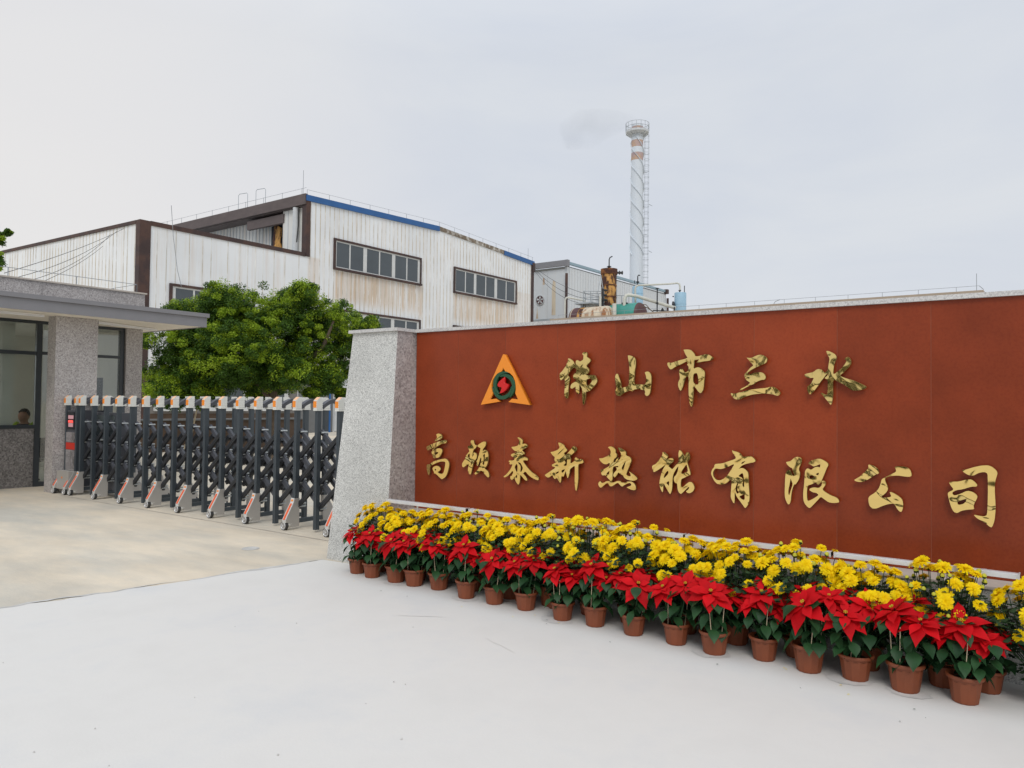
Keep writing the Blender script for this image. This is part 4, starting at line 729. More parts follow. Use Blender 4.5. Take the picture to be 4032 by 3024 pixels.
b = MB(); b.lathe([(.27,0),(.33,0),(.33,.01),(.27,.01),(.27,0)], (XF+.077,28.6,1.72), 24, 0, 'x'); b.bar((XF+.082,28.4,1.92),(XF+.082,28.8,1.52),.05,.008,0,(1,0,0)); put(b, 'prohibition_ring', 'redp', ns)

# ================= second building =================
X2, Y2 = -32.05, 50.6
b2 = thing('boiler_house', 'pale grey corrugated boiler house with light blue roof edge behind the tanks', 'industrial building', (-37, 58, 0))
b = MB(); b.prism([(Y2,0),(68.7,0),(68.7,12.6),(Y2,12.5)], X2-.2, X2, 'yz'); put(b, 'front_wall', 'clad2', b2)
b = MB(); b.box(-46, X2-.201, Y2, Y2+.2, 0, 12.3); put(b, 'side_wall', 'clad2', b2)
b = MB(); b.box(-46,X2,Y2+.1,68.6,12.45,12.5); put(b, 'roof', 'steel', b2)
b = MB(); b.box(-46, X2+.05, Y2-.30, Y2-.05, 12.50, 12.95); b.box(X2-.05,X2+.22,Y2-.31,Y2+.02,12.45,12.96); put(b, 'eave_fascia', 'fascia', b2)
b = MB(); b.box(X2-.1, X2+.12, Y2+.03, 68.3, 12.66, 12.86); put(b, 'roof_edge_flashing', 'steelblue', b2)
b = MB(); b.box(X2-.05,X2+.3,68.31,68.7,12.5,12.93); b.cyl((X2+.15,68.75,0),(X2+.15,68.75,12.1),.12,n=8); b.cyl((X2+.05,Y2-.15,0),(X2+.05,Y2-.15,11.9),.11,n=8); put(b, 'rain_pipe', 'brown', b2)
b = MB(); y = Y2+.3
while y < 68.5: b.box(X2, X2+.02, y, y+.03, 0, 12.4); y += .42
for x in (-41,-38.6,-36.2,-33.9): b.box(x, x+.03, Y2-.02, Y2, 0, 12.1)
put(b, 'cladding_seam', 'rib2', b2)
b = MB(); b.prism([(-33.45,8.7),(-33.1,8.7),(-33.12,11.3),(-33.35,11.5),(-33.45,10.9)], Y2-.012, Y2-.004, 'xz'); b.prism([(-34.35,11.2),(-34.15,11.2),(-34.2,11.75),(-34.3,11.75)], Y2-.012, Y2-.004, 'xz'); b.prism([(-34.95,8.5),(-34.75,8.5),(-34.85,9.4)], Y2-.012, Y2-.004, 'xz'); put(b, 'rust_patch', 'rustc', b2)
b = MB(); b.lathe([(0,-.05),(.36,-.05),(.36,.02)], (-34.55,Y2-.02,9.97), 20, 0, 'y')
for k in range(5):
    a = k*1.2566+.3; b.add([(-34.55,Y2-.09,9.97),(-34.55+.30*math.cos(a-.3),Y2-.08,9.97+.30*math.sin(a-.3)),(-34.55+.30*math.cos(a+.3),Y2-.11,9.97+.30*math.sin(a+.3))], [(0,1,2)], 1)
b.lathe([(.36,-.09),(.39,-.09),(.39,.0),(.36,.0)], (-34.55,Y2-.02,9.97), 20, 1, 'y'); put(b, 'exhaust_fan', ['maroon','rwhite'], b2)
b = MB(); b.box(-40,-33.2,Y2-.10,Y2-.02,8.25,8.42,0); w_ = put(b, 'strip_window', 'steel', b2)
b = MB()
for x in (-40,-37.2,-36.0,-34.9,-34.0,-33.3): b.box(x,x+.1,Y2-.08,Y2-.02,6.6,8.249)
b.box(-40,-33.2,Y2-.08,Y2-.02,6.5,6.6); put(b, 'window_frame', 'sash', w_)
b = MB(); b.box(-40,-33.2,Y2-.04,Y2-.02,6.6,8.249); put(b, 'window_pane', 'pane', w_)

# ================= process plant =================
fh = Vector((-.5934,.8049,0)); rt = Vector((.8049,.5934,0))
def P(u, D, z): q = fh*D+rt*u; return (q.x, q.y, z)
def legs(b, pts, ztop):
    for (u, D) in pts: x, y, _ = P(u, D, 0); b.box(x-.07, x+.07, y-.07, y+.07, 0, ztop)
def vessel(name, label, u, D, z0, z1, r, bands, mats, cat='tank'):
    x, y, _ = P(u, D, 0); t = thing(name, label, cat, (x, y, 0))
    b = MB(); b.lathe([(0,z0-.12),(r*.7,z0-.1),(r,z0+.02),(r,z1-.03),(r*.96,z1),(0,z1)], (x,y,0), 28); put(b, 'shell', mats[0], t, smooth=True)
    if bands:
        b = MB()
        for (za, zb, rr) in bands: b.lathe([(r,za),(rr,za),(rr,zb),(r*.3,zb+.002)], (x,y,0), 28)
        put(b, 'flange', mats[1], t)
    b = MB()
    for k in range(3):
        a = k*2.094+.4; b.box(x+(r*.8)*math.cos(a)-.05, x+(r*.8)*math.cos(a)+.05, y+(r*.8)*math.sin(a)-.05, y+(r*.8)*math.sin(a)+.05, 0, z0+.1)
    put(b, 'support_leg', 'steel', t); return t, x, y
t, x, y = vessel('rusty_column', 'tall vertical steel column streaked with brown and orange rust', 4.54, 36, 5.9, 8.0, .36, [(7.78,8.04,.395),(7.22,7.28,.372),(6.66,6.74,.372)], ('rusto','rust'))
b = MB(); b.cyl((x,y,8.04),(x,y,8.20),.06,n=10); b.cyl((x,y,8.14),(x,y,8.17),.11,n=10); b.tube([(x,y,8.2),(x,y,8.5),(x+.03,y+.02,8.6),(x+.12,y+.09,8.66)], .028, 6); put(b, 'vent_pipe', 'black', t)
b = MB(); q = Vector(P(4.9,36,7.88)); q2 = Vector(P(5.2,36,7.88)); b.cyl(q, q2, .055, n=10); b.cyl(Vector(P(5.02,36,7.88)), Vector(P(5.05,36,7.88)), .10, n=10); b.cyl(Vector(P(5.14,36,7.88)), Vector(P(5.19,36,7.88)), .09, n=10); put(b, 'side_nozzle', 'black', t)
def htank(name, label, u0, u1, D, zc, r, shellm, endm, patches=None):
    xa, ya, _ = P(u0, D, 0); L = (u1-u0)/.8049; t = thing(name, label, 'tank', (xa+L/2, ya, 0))
    b = MB(); b.lathe([(r,0),(r,L)], (xa,ya,zc), 30, 0, 'x'); b.lathe([(r*1.01,.0),(r*1.012,.04),(r,.041)], (xa,ya,zc), 30, 0, 'x'); put(b, 'shell', shellm, t, smooth=True)
    for sx, xx in ((-1, xa), (1, xa+L)):
        b = MB(); b.lathe([(r*math.cos(a), sx*.42*r*math.sin(a)) for a in [i*PI/16 for i in range(9)]], (xx,ya,zc), 30, 0, 'x'); put(b, 'dished_end', shellm if (sx > 0 and shellm == 'rustc') else endm, t, smooth=True)
    b = MB()
    for xx in (xa+.2, xa+L-.2): b.box(xx-.08, xx+.08, ya-r*.8, ya+r*.8, zc-r-.12, zc-r*.6); b.box(xx-.07, xx+.07, ya-r*.75, ya-r*.6, 0, zc-r-.12); b.box(xx-.07, xx+.07, ya+r*.6, ya+r*.75, 0, zc-r-.12)
    put(b, 'saddle', 'steel', t); return t
htank('green_tank', 'horizontal green tank with maroon dished end right of the rusty column', 4.35, 5.86, 36.2, 5.72, .63, 'green', 'maroon')
ht2 = htank('rust_streaked_tank', 'horizontal cream tank with orange rust streaks and dark end left of the column', 2.98, 4.35, 35.8, 5.56, .58, 'rustc', 'maroon')
hx, hy, _ = P(2.98, 35.8, 0)
for z_a, z_b, mm in ((0,.38,'maroon'),(.381,.62,'rusto')):
    b = MB(); b.lathe([(.584,z_a),(.584,z_b)], (hx,hy,5.56), 30, 0, 'x'); put(b, 'painted_band', mm, ht2, smooth=True)
t, x, y = vessel('blue_vessel', 'light blue upright vessel between the column and the chimney, behind the white pipe', 6.23, 38, 5.6, 7.55, .27, [(7.16,7.20,.28)], ('lblue','lblue'))
b = MB(); b.cyl((x,y,7.56),(x,y,7.62),.07,n=10); b.tube([(x,y,7.6),(x,y,8.05),(x+.03,y+.02,8.12),(x+.10,y+.07,8.10)], .028, 6); b.cyl((x,y,7.74),(x,y,7.80),.08,n=8); b.tube([(x-.12,y-.1,7.7),(x-.12,y-.1,7.85)], .02, 6); put(b, 'vent_pipe', 'black', t)
t, x, y = vessel('blue_vessel', 'light blue upright vessel farthest right above the red wall', 7.93, 36, 5.2, 6.96, .275, [(6.40,6.43,.284)], ('lblue','lblue'))
b = MB(); b.cyl(P(7.62,36,6.39),P(7.56,36,6.39),.16,n=14); b.cyl(P(8.12,36,6.9),P(8.12,36,7.3),.02,n=6); b.cyl(P(7.9,36,6.96),P(7.9,36,7.08),.035,n=8); b.cyl(P(7.9,36,7.05),P(7.9,36,7.08),.07,n=8); b.cyl(P(7.62,36,6.78),P(7.56,36,6.78),.03,n=6); put(b, 'nozzle', 'black', t)
t, x, y = vessel('small_blue_tank', 'low pale blue domed tank just above the wall coping', 7.05, 37, 5.0, 5.75, .36, None, ('lblue','lblue'))
b = MB(); b.lathe([(.36*math.cos(a), 5.74+.2*math.sin(a)) for a in [i*PI/16 for i in range(9)]], (x,y,0), 24); put(b, 'dome', 'lblue', t, smooth=True)
def pipe(name, label, pts, r, m='pipe', extra=None, cat='pipe'):
    b = MB(); b.tube(pts, r, 10); b.cyl(pts[0], (pts[0][0],pts[0][1],0), r*.9, n=8) if extra != 'noleg' else None
    lone(b, name, m, label, cat, smooth=True, base=(pts[0][0],pts[0][1],0))
pipe('overhead_pipe', 'thin white pipe bridging from the green tank up to the right blue vessel', [P(5.74,35.6,6.4),P(5.72,35.6,7.05),P(5.76,35.6,7.18),P(5.88,35.6,7.23),P(6.6,35.8,7.30),P(7.4,36,7.38),P(7.78,36,7.42),P(7.88,36,7.38),P(7.91,36,7.25),P(7.91,36,7.1)], .045)
pipe('lagged_pipe', 'thick white lagged pipe sloping down to the right blue vessel', [P(5.16,35.2,6.15),P(5.17,35.2,6.55),P(5.24,35.2,6.68),P(5.36,35.2,6.72),P(5.75,35.3,6.67),P(6.6,35.5,6.46),P(7.2,35.6,6.30),P(7.62,35.7,6.20)], .082)
pipe('standpipe', 'white standpipe in front of the rust streaked tank', [P(4.02,35,5.0),P(4.02,35,6.6)], .055)
pipe('standpipe', 'short thick white standpipe in front of the green tank', [P(4.62,34.6,5.0),P(4.62,34.6,6.22)], .095)
pipe('bent_pipe', 'thin grey pipe bent over left of the tanks beside the boiler house corner', [P(2.47,36,5.0),P(2.47,36,6.55),P(2.52,36,6.66),P(2.62,36,6.68),P(3.35,36,6.53),P(3.42,36,6.48),P(3.43,36,6.1)], .042)
b = MB(); b.box(*sorted((P(3.2,36,0)[0],P(4.3,36,0)[0])), P(3.2,36,0)[1]-.5, P(4.3,36,0)[1]+.3, 6.29, 6.36, 0)
a_, c_ = P(3.3,35.6,6.36), P(4.25,35.6,6.36)
for i in range(4):
    u = 3.3+i*.32; b.cyl(P(u,35.6,6.36), P(u,35.6,6.92), .018, n=5); b.cyl(P(u+.15,36.3,6.36), P(u+.15,36.3,6.92), .018, n=5)
for zz in (6.64,6.92): b.cyl(P(3.3,35.6,zz), P(4.26,35.6,zz), .016, n=5); b.cyl(P(3.45,36.3,zz), P(4.4,36.3,zz), .016, n=5); b.cyl(P(3.3,35.6,zz), P(3.45,36.3,zz), .016, n=5)
for (u, D) in ((3.25,35.6),(4.25,35.6),(3.4,36.5),(4.3,36.5)): x, y, _ = P(u, D, 0); b.box(x-.06,x+.06,y-.06,y+.06,0,6.28)
for i in range(3): b.cyl(P(4.85+i*.35,36.4,6.3), P(4.85+i*.35,36.4,6.85), .016, n=5)
b.cyl(P(4.85,36.4,6.85), P(5.6,36.4,6.85), .016, n=5); b.bar(P(4.8,36.4,6.3), P(5.95,36.4,6.36), .5, .05)
b.tube([P(3.95,35.3,6.9),P(4.12,35.7,7.7)], .015, 5); b.tube([P(4.2,35.3,6.9),P(4.12,35.7,7.7)], .015, 5)
lone(b, 'service_platform', 'steel', 'dark steel platform with thin railings between the two horizontal tanks', 'platform', base=(*P(3.8,36,0)[:2],0))
b = MB()
for (u, z0, z1, r) in ((4.17,5.9,7.0,.05),(6.7,5.6,7.05,.03),(5.2,6.1,6.5,.07),(6.95,5.9,6.15,.03),(7.5,5.7,6.2,.035)): b.cyl(P(u,35.3,z0),P(u,35.3,z1),r,n=8); b.cyl(P(u,35.3,(z0+z1)/2),P(u,35.3,(z0+z1)/2+.06),r*2.2,n=8)
for z in (6.5,6.72,6.95): b.cyl(P(4.17,35.3,z),P(4.36,35.5,z),.05,n=8)
b.cyl(P(6.5,35.3,6.02),P(7.4,35.3,5.98),.03,n=6); b.cyl(P(6.7,35.3,7.03),P(6.7,35.3,7.06),.09,n=8)
b.cyl(P(5.8,35.3,5.9),P(5.8,35.3,0),.04,n=6); b.cyl(P(4.17,35.3,5.95),P(4.17,35.3,0),.04,n=6); b.cyl(P(6.7,35.3,5.65),P(6.7,35.3,0),.03,n=6)
lone(b, 'valve_stand', 'black', 'black valves and stems standing among the tanks', 'valves', base=(*P(5.2,35.3,0)[:2],0))

# ================= chimney =================
cx, cy = -36.8, 71.6
ch = thing('chimney', 'tall pale chimney with spiral fins, orange bands and caged ladder', 'chimney', (cx, cy, 0))
rz = lambda z: .60+(31-z)*.0055
b = MB(); b.lathe([(1.1,0),(1.0,6),(rz(16)+.02,12)]+[(rz(z), z) for z in (17,22,27,30.0,31.1)]+[(.50,31.1),(.50,28)], (cx,cy,0), 40); put(b, 'stack', 'chim', ch, smooth=True)
for z0, z1 in ((30.5,30.85),(28.68,29.4),(27.28,28.08)):
    b = MB(); b.lathe([(rz(z0)+.004,z0),(rz(z1)+.004,z1)], (cx,cy,0), 40); put(b, 'orange_band', 'chimo', ch, smooth=True)
for s3 in range(3):
    b = MB(); n = 120; vs = []
    for i in range(n+1):
        z = 17.3+(29.9-17.3)*i/n; a = -(2*PI*z/5.5)+s3*2.0944+1.2; r = rz(z)
        for rr, dz in ((r-.01,-.03),(r+.115,-.03),(r+.115,.03),(r-.01,.03)): vs.append((cx+rr*math.cos(a), cy+rr*math.sin(a), z+dz))
    fs = [(4*i+k, 4*i+(k+1)%4, 4*i+4+(k+1)%4, 4*i+4+k) for i in range(n) for k in range(4)]+[(0,1,2,3),(4*n+3,4*n+2,4*n+1,4*n)]
    b.add(vs, fs); put(b, 'spiral_fin', 'chim', ch)
b = MB(); n = 12; R0 = 1.22
b.lathe([(.62,30.0),(.9,30.05),(R0,30.22),(R0,30.42),(.62,30.42)], (cx,cy,0), n)
for k in range(n):
    a = (k+.5)*2*PI/n; b.bar((cx+.6*math.cos(a),cy+.6*math.sin(a),29.75),(cx+R0*math.cos(a),cy+R0*math.sin(a),30.2),.05,.08)
pf = put(b, 'platform', 'rwhite', ch)
b = MB()
for k in range(16): a = k*2*PI/16; b.cyl((cx+R0*math.cos(a),cy+R0*math.sin(a),30.4),(cx+R0*math.cos(a),cy+R0*math.sin(a),31.2),.02,n=6)
for z in (30.8,31.2):
    b.tube([(cx+R0*math.cos(k*2*PI/32),cy+R0*math.sin(k*2*PI/32),z) for k in range(33)], .02, 5)
put(b, 'railing', 'steel', pf)
lc = Vector((cx,cy,0))+rt*.95-fh*.15
b = MB()
for s_ in (-.2,.2):
    for dd in (-.1,.35): q = lc+rt*s_+fh*(-dd); b.cyl((q.x,q.y,8),(q.x,q.y,30),.013,n=5)
z = 8.3
while z < 30: q, q2 = lc-rt*.2, lc+rt*.2; b.cyl((q.x,q.y,z),(q2.x,q2.y,z),.009,n=4); z += .35
z = 10
while z < 30: b.tube([(lc+rt*(.27*math.cos(a))-fh*(.12+.27*math.sin(a))+Vector((0,0,z))) for a in [i*2*PI/12 for i in range(13)]], .014, 5); z += .62
for z in (13,19.5,26): q = lc-rt*.35; b.cyl((q.x,q.y,z),((lc+rt*.1).x,(lc+rt*.1).y,z),.03,n=5)
for z in (17.6,22.5): q, q2 = lc+rt*.25, lc+rt*.65; b.cyl((q.x,q.y,z+.2),(q2.x,q2.y,z),.03,n=5)
put(b, 'caged_ladder', 'steel', ch)

# ================= low building behind the sign =================
lb = thing('low_annex', 'long low building with beige roof coping just above the red wall', 'building', (-5, 20, 0))
b = MB(); b.box(-10.5,-1.35,16,25,0,3.68); put(b, 'wall', 'plaster', lb)
b = MB(); b.box(-10.6,-1.29,15.95,25.05,3.681,3.745); put(b, 'roof_coping', 'roofc', lb)
b = MB(); b.tube([(-10.4,16.02,3.835),(-1.36,16.02,3.835)], .0035, 5)
x = -10.4
while x < -1.3: b.cyl((x,16.02,3.7),(x,16.02,3.835),.004,n=5); x += .62
b.cyl((-1.40,16.02,3.72),(-1.40,16.02,4.06),.005,n=5); b.tube([(-1.36,16.02,3.835),(-1.29,16.02,3.76)], .005, 4); b.tube([(-5.05,16.0,3.72),(-5.0,16.0,3.80),(-4.9,16.0,3.835)],.006,4); put(b, 'lightning_rail', 'wire', lb)
b = MB(); b.tube([(-7.75,15.97,3.74),(-7.92,15.97,3.86),(-8.06,15.97,3.90)], .012, 5); b.tube([(-7.85,15.97,3.82),(-7.95,15.97,3.93),(-8.10,15.97,3.96)], .009, 5); lone(b, 'fallen_twig', 'trunk', 'small forked twig lying on the beige roof coping', 'twig', base=(-7.75,15.97,3.745))

# ================= planter, palm, broom behind the gate =================
b = MB(); b.box(-22.7,-22.3,11.0,17.6,0,.95,0); b.box(-22.75,-22.25,10.95,17.65,.9501,1.0,1); lone(b, 'planter_wall', ['brick','tiles'], 'low ochre planter wall seen through the scissor gate', 'planter', base=(-22.5,15.5,0))
b = MB(); b.cyl((-20.6,12.2,0),(-20.95,12.75,1.75),.022,n=7); b.cyl((-20.55,12.12,0),(-20.6,12.2,.3),.09,n=8); lone(b, 'bamboo_broom', 'stake', 'bamboo broom leaning behind the gate', 'broom', smooth=True, base=(-20.6,12.2,0))
t = thing('potted_palm', 'small bushy palm growing behind the gate near the pillar', 'palm', (-14.2,14.6,0))
b = MB()
for k in range(34):
    a = random.uniform(0,2*PI); el = random.uniform(.5,1.45); L = random.uniform(.45,.8); d = Vector((math.cos(a)*math.cos(el), math.sin(a)*math.cos(el), math.sin(el))); s_ = Vector((-d.y,d.x,0)).normalized()*.035
    p0 = Vector((0,0,.45)); p1 = p0+d*L*.5; p2 = p0+d*L+Vector((0,0,-.22*L)); b.add([p0-s_*.4,p0+s_*.4,p1+s_,p1-s_,p2], [(0,1,2,3),(3,2,4)])
put(b, 'fronds', 'palm', t, True); b = MB(); b.cyl((0,0,0),(0,0,.5),.07,n=8); put(b, 'trunk', 'trunk', t, True)

# ================= cables =================
def sag(p0, p1, s_, n=14): p0, p1 = Vector(p0), Vector(p1); return [p0.lerp(p1, i/n)-Vector((0,0,s_*4*(i/n)*(1-i/n))) for i in range(n+1)]
for k, (zb, za, s_) in enumerate([(4.42,8.85,.1),(4.25,8.8,.25),(4.12,8.7,.35),(3.9,8.3,.2)]):
    b = MB(); b.tube(sag((XF-1.2-k*.6,16.1,za), (-19.5,7.0,zb+.35*0), s_), .008, 5)
    lone(b, 'overhead_cable', 'cable', ['uppermost','second highest','third highest','lowest'][k]+' of the cables running left from the brown factory corner', 'cable', 'overhead cables', base=(XF-1.2-k*.6,16.1,za))
for k in range(3):
    b = MB(); b.tube(sag((XF,44.8,11.6-.1*k), P(4.1+.15*k,35.9,6.7-.15*k), .35+.25*k), .012, 5)
    lone(b, 'service_cable', 'cable', ['tightest','middle','slackest'][k]+' of the cables drooping from the factory corner to the tanks', 'cable', 'service cables', base=(XF,44.8,11.6-.1*k))

# ================= trees =================
def leaf_cloud(clumps, per, size, mi_fn, flat=.55):
    """clumps: (x,y,z,r); returns arrays of little folded leaves"""
    VV, FF, MM = [], [], []; k = 0
    for (cx_, cy_, cz_, r, mi) in clumps:
        n = per; d = rng.normal(size=(n,3)); d /= np.linalg.norm(d, axis=1)[:,None]; rr = r*rng.uniform(.25,1,n)**.6
        c = np.array([cx_,cy_,cz_])+d*rr[:,None]*np.array([1,1,.8]); nrm = d*.6+rng.normal(size=(n,3))*.55+np.array([0,0,.55]); nrm /= np.linalg.norm(nrm,axis=1)[:,None]
        t = np.cross(nrm, rng.normal(size=(n,3))); t /= np.linalg.norm(t,axis=1)[:,None]; s_ = np.cross(nrm, t); L = size*rng.uniform(.7,1.35,n)[:,None]; W = L*flat
        v = np.stack([c-t*L/2, c+s_*W/2, c+t*L/2, c-s_*W/2], 1).reshape(-1,3); VV.append(v)
        FF.append(np.arange(n*4).reshape(-1,4)+k); k += n*4; MM.append(np.full(n, mi))
    return np.concatenate(VV), np.concatenate(FF), np.concatenate(MM)
def cloud_mesh(name, data, mats, origin):
    v, f, m = data; me = bpy.data.meshes.new(name); me.vertices.add(len(v)); me.vertices.foreach_set('co', (v-np.array(origin)).ravel().astype(np.float32))
    me.loops.add(f.size); me.loops.foreach_set('vertex_index', f.ravel().astype(np.int32)); me.polygons.add(len(f)); me.polygons.foreach_set('loop_start', np.arange(0,f.size,4).astype(np.int32)); me.polygons.foreach_set('loop_total', np.full(len(f),4).astype(np.int32))
    for q in mats: me.materials.append(M_[q])
    me.polygons.foreach_set('material_index', m.astype(np.int32)); me.update(calc_edges=True); me.validate(); return me
def tree(name, label, base, lobes, D, trunk_paths, per=120, size=.06, twigs=30, cat='tree'):
    t = thing(name, label, cat, base); cl = []; tw0 = twigs
    for (u, z, r, dd) in lobes:
        q = P(u, D+dd, z)
        for k in range(twigs):
            d = rng.normal(size=3); d[2] += .25; d /= np.linalg.norm(d); f = rng.uniform(.5,1.0)
            if rng.random() < .30: f *= rng.uniform(1.02,1.36)
            c = (q[0]+d[0]*r*f, q[1]+d[1]*r*f, z+d[2]*r*f*.85); top = d[2] > -.15
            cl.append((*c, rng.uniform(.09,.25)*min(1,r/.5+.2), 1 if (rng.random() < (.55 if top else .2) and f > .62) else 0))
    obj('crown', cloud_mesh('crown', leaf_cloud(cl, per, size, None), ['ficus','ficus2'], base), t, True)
    b = MB()
    for pts, rs in trunk_paths: b.tube([tuple(Vector(p)-Vector(base)) for p in pts], rs, 9)
    put(b, 'trunk', 'trunk', t, True, True); return t
lob = [(1250,850,200),(1400,760,130),(1560,860,200),(1700,760,120),(1850,850,190),(1900,720,80),(2090,900,180),(1060,1000,190),(1300,1060,220),(1600,1080,220),(1900,1080,220),(2150,1100,150),(1010,1250,160),(1250,1260,130),(1480,1200,110),(1750,1230,100),(2030,1250,90),(940,1340,80),(2230,960,90),(2300,900,50),(1500,1000,260),(1800,1000,250),(1220,960,200),(1950,960,180),(1350,1180,200),(1650,1180,200),(1900,1130,190),(1100,1180,170),(1450,920,150),(1720,920,170),(1120,880,120),(1950,1330,40),(1200,1370,40),(2100,1330,40),(1120,1340,110),(1330,1340,90),(1560,1290,90),(1400,1180,150),(1700,1150,150),(1850,1220,120),(1180,1120,150)]
lobes = [(.00443*zx-14.08, 7.69-.00443*zy, r*.00443, random.uniform(-.9,.9)) for zx, zy, r in lob]
tb = (*P(-6.6,21.2,0)[:2],0); T = lambda u, z, dd=0: P(u, 21.2+dd, z)
tree('ficus_tree', 'broad leafy green ficus tree with low spreading crown behind the gate', tb, lobes, 21, [([T(-6.6,0),T(-6.5,.7),T(-6.7,1.3),T(-6.6,2.0)], [.17,.15,.13,.12]), ([T(-6.6,1.6),T(-7.2,2.15),T(-8.0,2.5),T(-8.8,3.2,.3)], [.11,.09,.07,.03]), ([T(-6.6,1.8),T(-5.9,2.5),T(-5.2,3.1,-.3),T(-4.9,3.8,-.4)], [.11,.08,.06,.03]), ([T(-6.7,1.9),T(-6.8,2.8),T(-7.2,3.8,.3)], [.1,.07,.03]), ([T(-7.6,2.3),T(-7.0,3.0,-.5),T(-6.4,4.0,-.5)], [.06,.05,.02]), ([T(-8.0,2.5),T(-9.2,2.3,.4),T(-9.9,2.6,.5)], [.06,.05,.02])], per=150, size=.050, twigs=92)
tb = (*P(-18.6,26,0)[:2],0); T = lambda u, z, dd=0: P(u, 26+dd, z)
tree('garden_tree', 'tree at the left edge with only a few leafy twigs in view', tb, [(-18.5,6.4,.8,0),(-18.9,7.0,.7,0),(-17.75,7.05,.28,0),(-17.8,6.25,.28,0),(-18.6,5.3,.7,0),(-17.65,5.05,.25,0),(-17.35,7.25,.12,0)], 26, [([T(-18.6,0),T(-18.6,3),T(-18.5,5.5),T(-18.5,7)], [.16,.13,.08,.02])], per=90, size=.085, twigs=22)
cl = []
for i in range(70):
    x = -34+i*1.0+rng.uniform(-.5,.5); h = 2.2+1.1*math.sin(i*.55)+1.0*math.sin(i*1.7+1)+rng.uniform(-.5,.7)
    for k in range(6): cl.append((x+rng.uniform(-.6,.6), -24+rng.uniform(-.8,.8), max(.4, h*rng.uniform(.1,1)), rng.uniform(.7,1.0), 0))
o = obj('hedge', cloud_mesh('hedge', leaf_cloud(cl, 60, .38, None), ['hedge'], (0,-24,0))); o.location = (0,-24,0); tag(o, 'hedge of mixed green shrubs across the road, mirrored in the gold characters', 'hedge', kind='stuff')

# ================= potted plants =================
def pot_mesh():
    b = MB(); n = 12
    b.lathe([(0,.001),(.066,.001),(.070,.006),(.088,.128)], (0,0,0), n)          # facetted body
    b.lathe([(.086,.128),(.097,.131),(.100,.137),(.100,.146),(.097,.150),(.090,.150),(.086,.140),(.084,.118)], (0,0,0), 36)
    return b.mesh('pot', ['pot','black'])
POT = pot_mesh()
b = MB(); b.lathe([(0,.120),(.05,.122),(.0855,.117)], (0,0,0), 24); SOIL = b.mesh('soil', ['soil'])
def leaf(b, base, d, upn, L, W, mi, droop=.25, fold=.18, tip=.16):
    """pointed ovate leaf with a folded midrib, bending down along its length"""
    d = Vector(d).normalized(); n = Vector(upn); n = (n-d*n.dot(d)).normalized(); s_ = d.cross(n).normalized(); p = Vector(base); vs = []; m = 6
    prof = [.10,.62,.98,1.0,.72,.30,0]; cur = d.copy(); nn = n.copy()
    for i in range(m+1):
        w_ = prof[i]*W/2*(1+random.uniform(-.06,.06)); lift = nn*(w_*fold)
        vs += [p-s_*w_+lift, p, p+s_*w_+lift]
        cur = (cur-Vector((0,0,1))*droop*.30).normalized() if droop else cur; nn = s_.cross(cur).normalized(); 
        if nn.dot(n) < 0: nn = -nn
        p = p+cur*(L/m)
    fs = []
    for i in range(m): k = 3*i; fs += [(k,k+1,k+4,k+3),(k+1,k+2,k+5,k+4)]
    b.add(vs, fs, mi)
def bract_cluster(seed):
    random.seed(seed); b = MB()
    for ring, (n, L, W, el, dr) in enumerate([(6,.158,.080,.06,.30),(5,.130,.070,.32,.26),(3,.080,.044,.62,.22)]):
        for k in range(n):
            a = (k+.5*ring)*2*PI/n+random.uniform(-.2,.2); e = el+random.uniform(-.14,.14); l_ = L*random.uniform(.82,1.12)
            d = (math.cos(a)*math.cos(e), math.sin(a)*math.cos(e), math.sin(e)); st = Vector((math.cos(a),math.sin(a),0))*.012
            leaf(b, st+Vector((0,0,-.012+.008*ring)), d, (0,0,1), l_, W*random.uniform(.85,1.1), 0, dr, .20)
    for k in range(7):
        a = k*2*PI/6; r = .009 if k else 0; c = Vector((r*math.cos(a), r*math.sin(a), .020)); b.lathe([(0,-.004),(.003,0),(.0028,.004),(0,.006)], c, 6, 1)
    return b.mesh('bract_cluster', ['bract','bud'], True)
CL = [bract_cluster(s_) for s_ in (1,2,3,4,5)]
def poin_foliage(seed, tops):
    random.seed(seed); b = MB()
    for tp in tops:
        b0 = Vector((tp[0]*.2, tp[1]*.2, .12)); mid = b0.lerp(Vector(tp), .55)+Vector((tp[0]*.15,tp[1]*.15,0)); b.tube([b0, mid, Vector(tp)-Vector((0,0,.01))], [.007,.006,.005], 6, 1)
        for i in range(11):
            t = .22+.72*i/10; p = b0.lerp(mid, min(1,t*1.8)) if t < .55 else mid.lerp(Vector(tp), (t-.55)/.45); a = i*2.4+random.uniform(-.3,.3)+seed; e = random.uniform(-.45,.12)
            d = Vector((math.cos(a)*math.cos(e), math.sin(a)*math.cos(e), math.sin(e))); q = p+d*random.uniform(.035,.055); b.tube([p, q], .0022, 4, 1)
            leaf(b, q, d, (0,0,1), random.uniform(.09,.135), random.uniform(.056,.078), 0, random.uniform(.45,.95), .22)
    return b.mesh('foliage', ['pleaf','pleaf'], True)
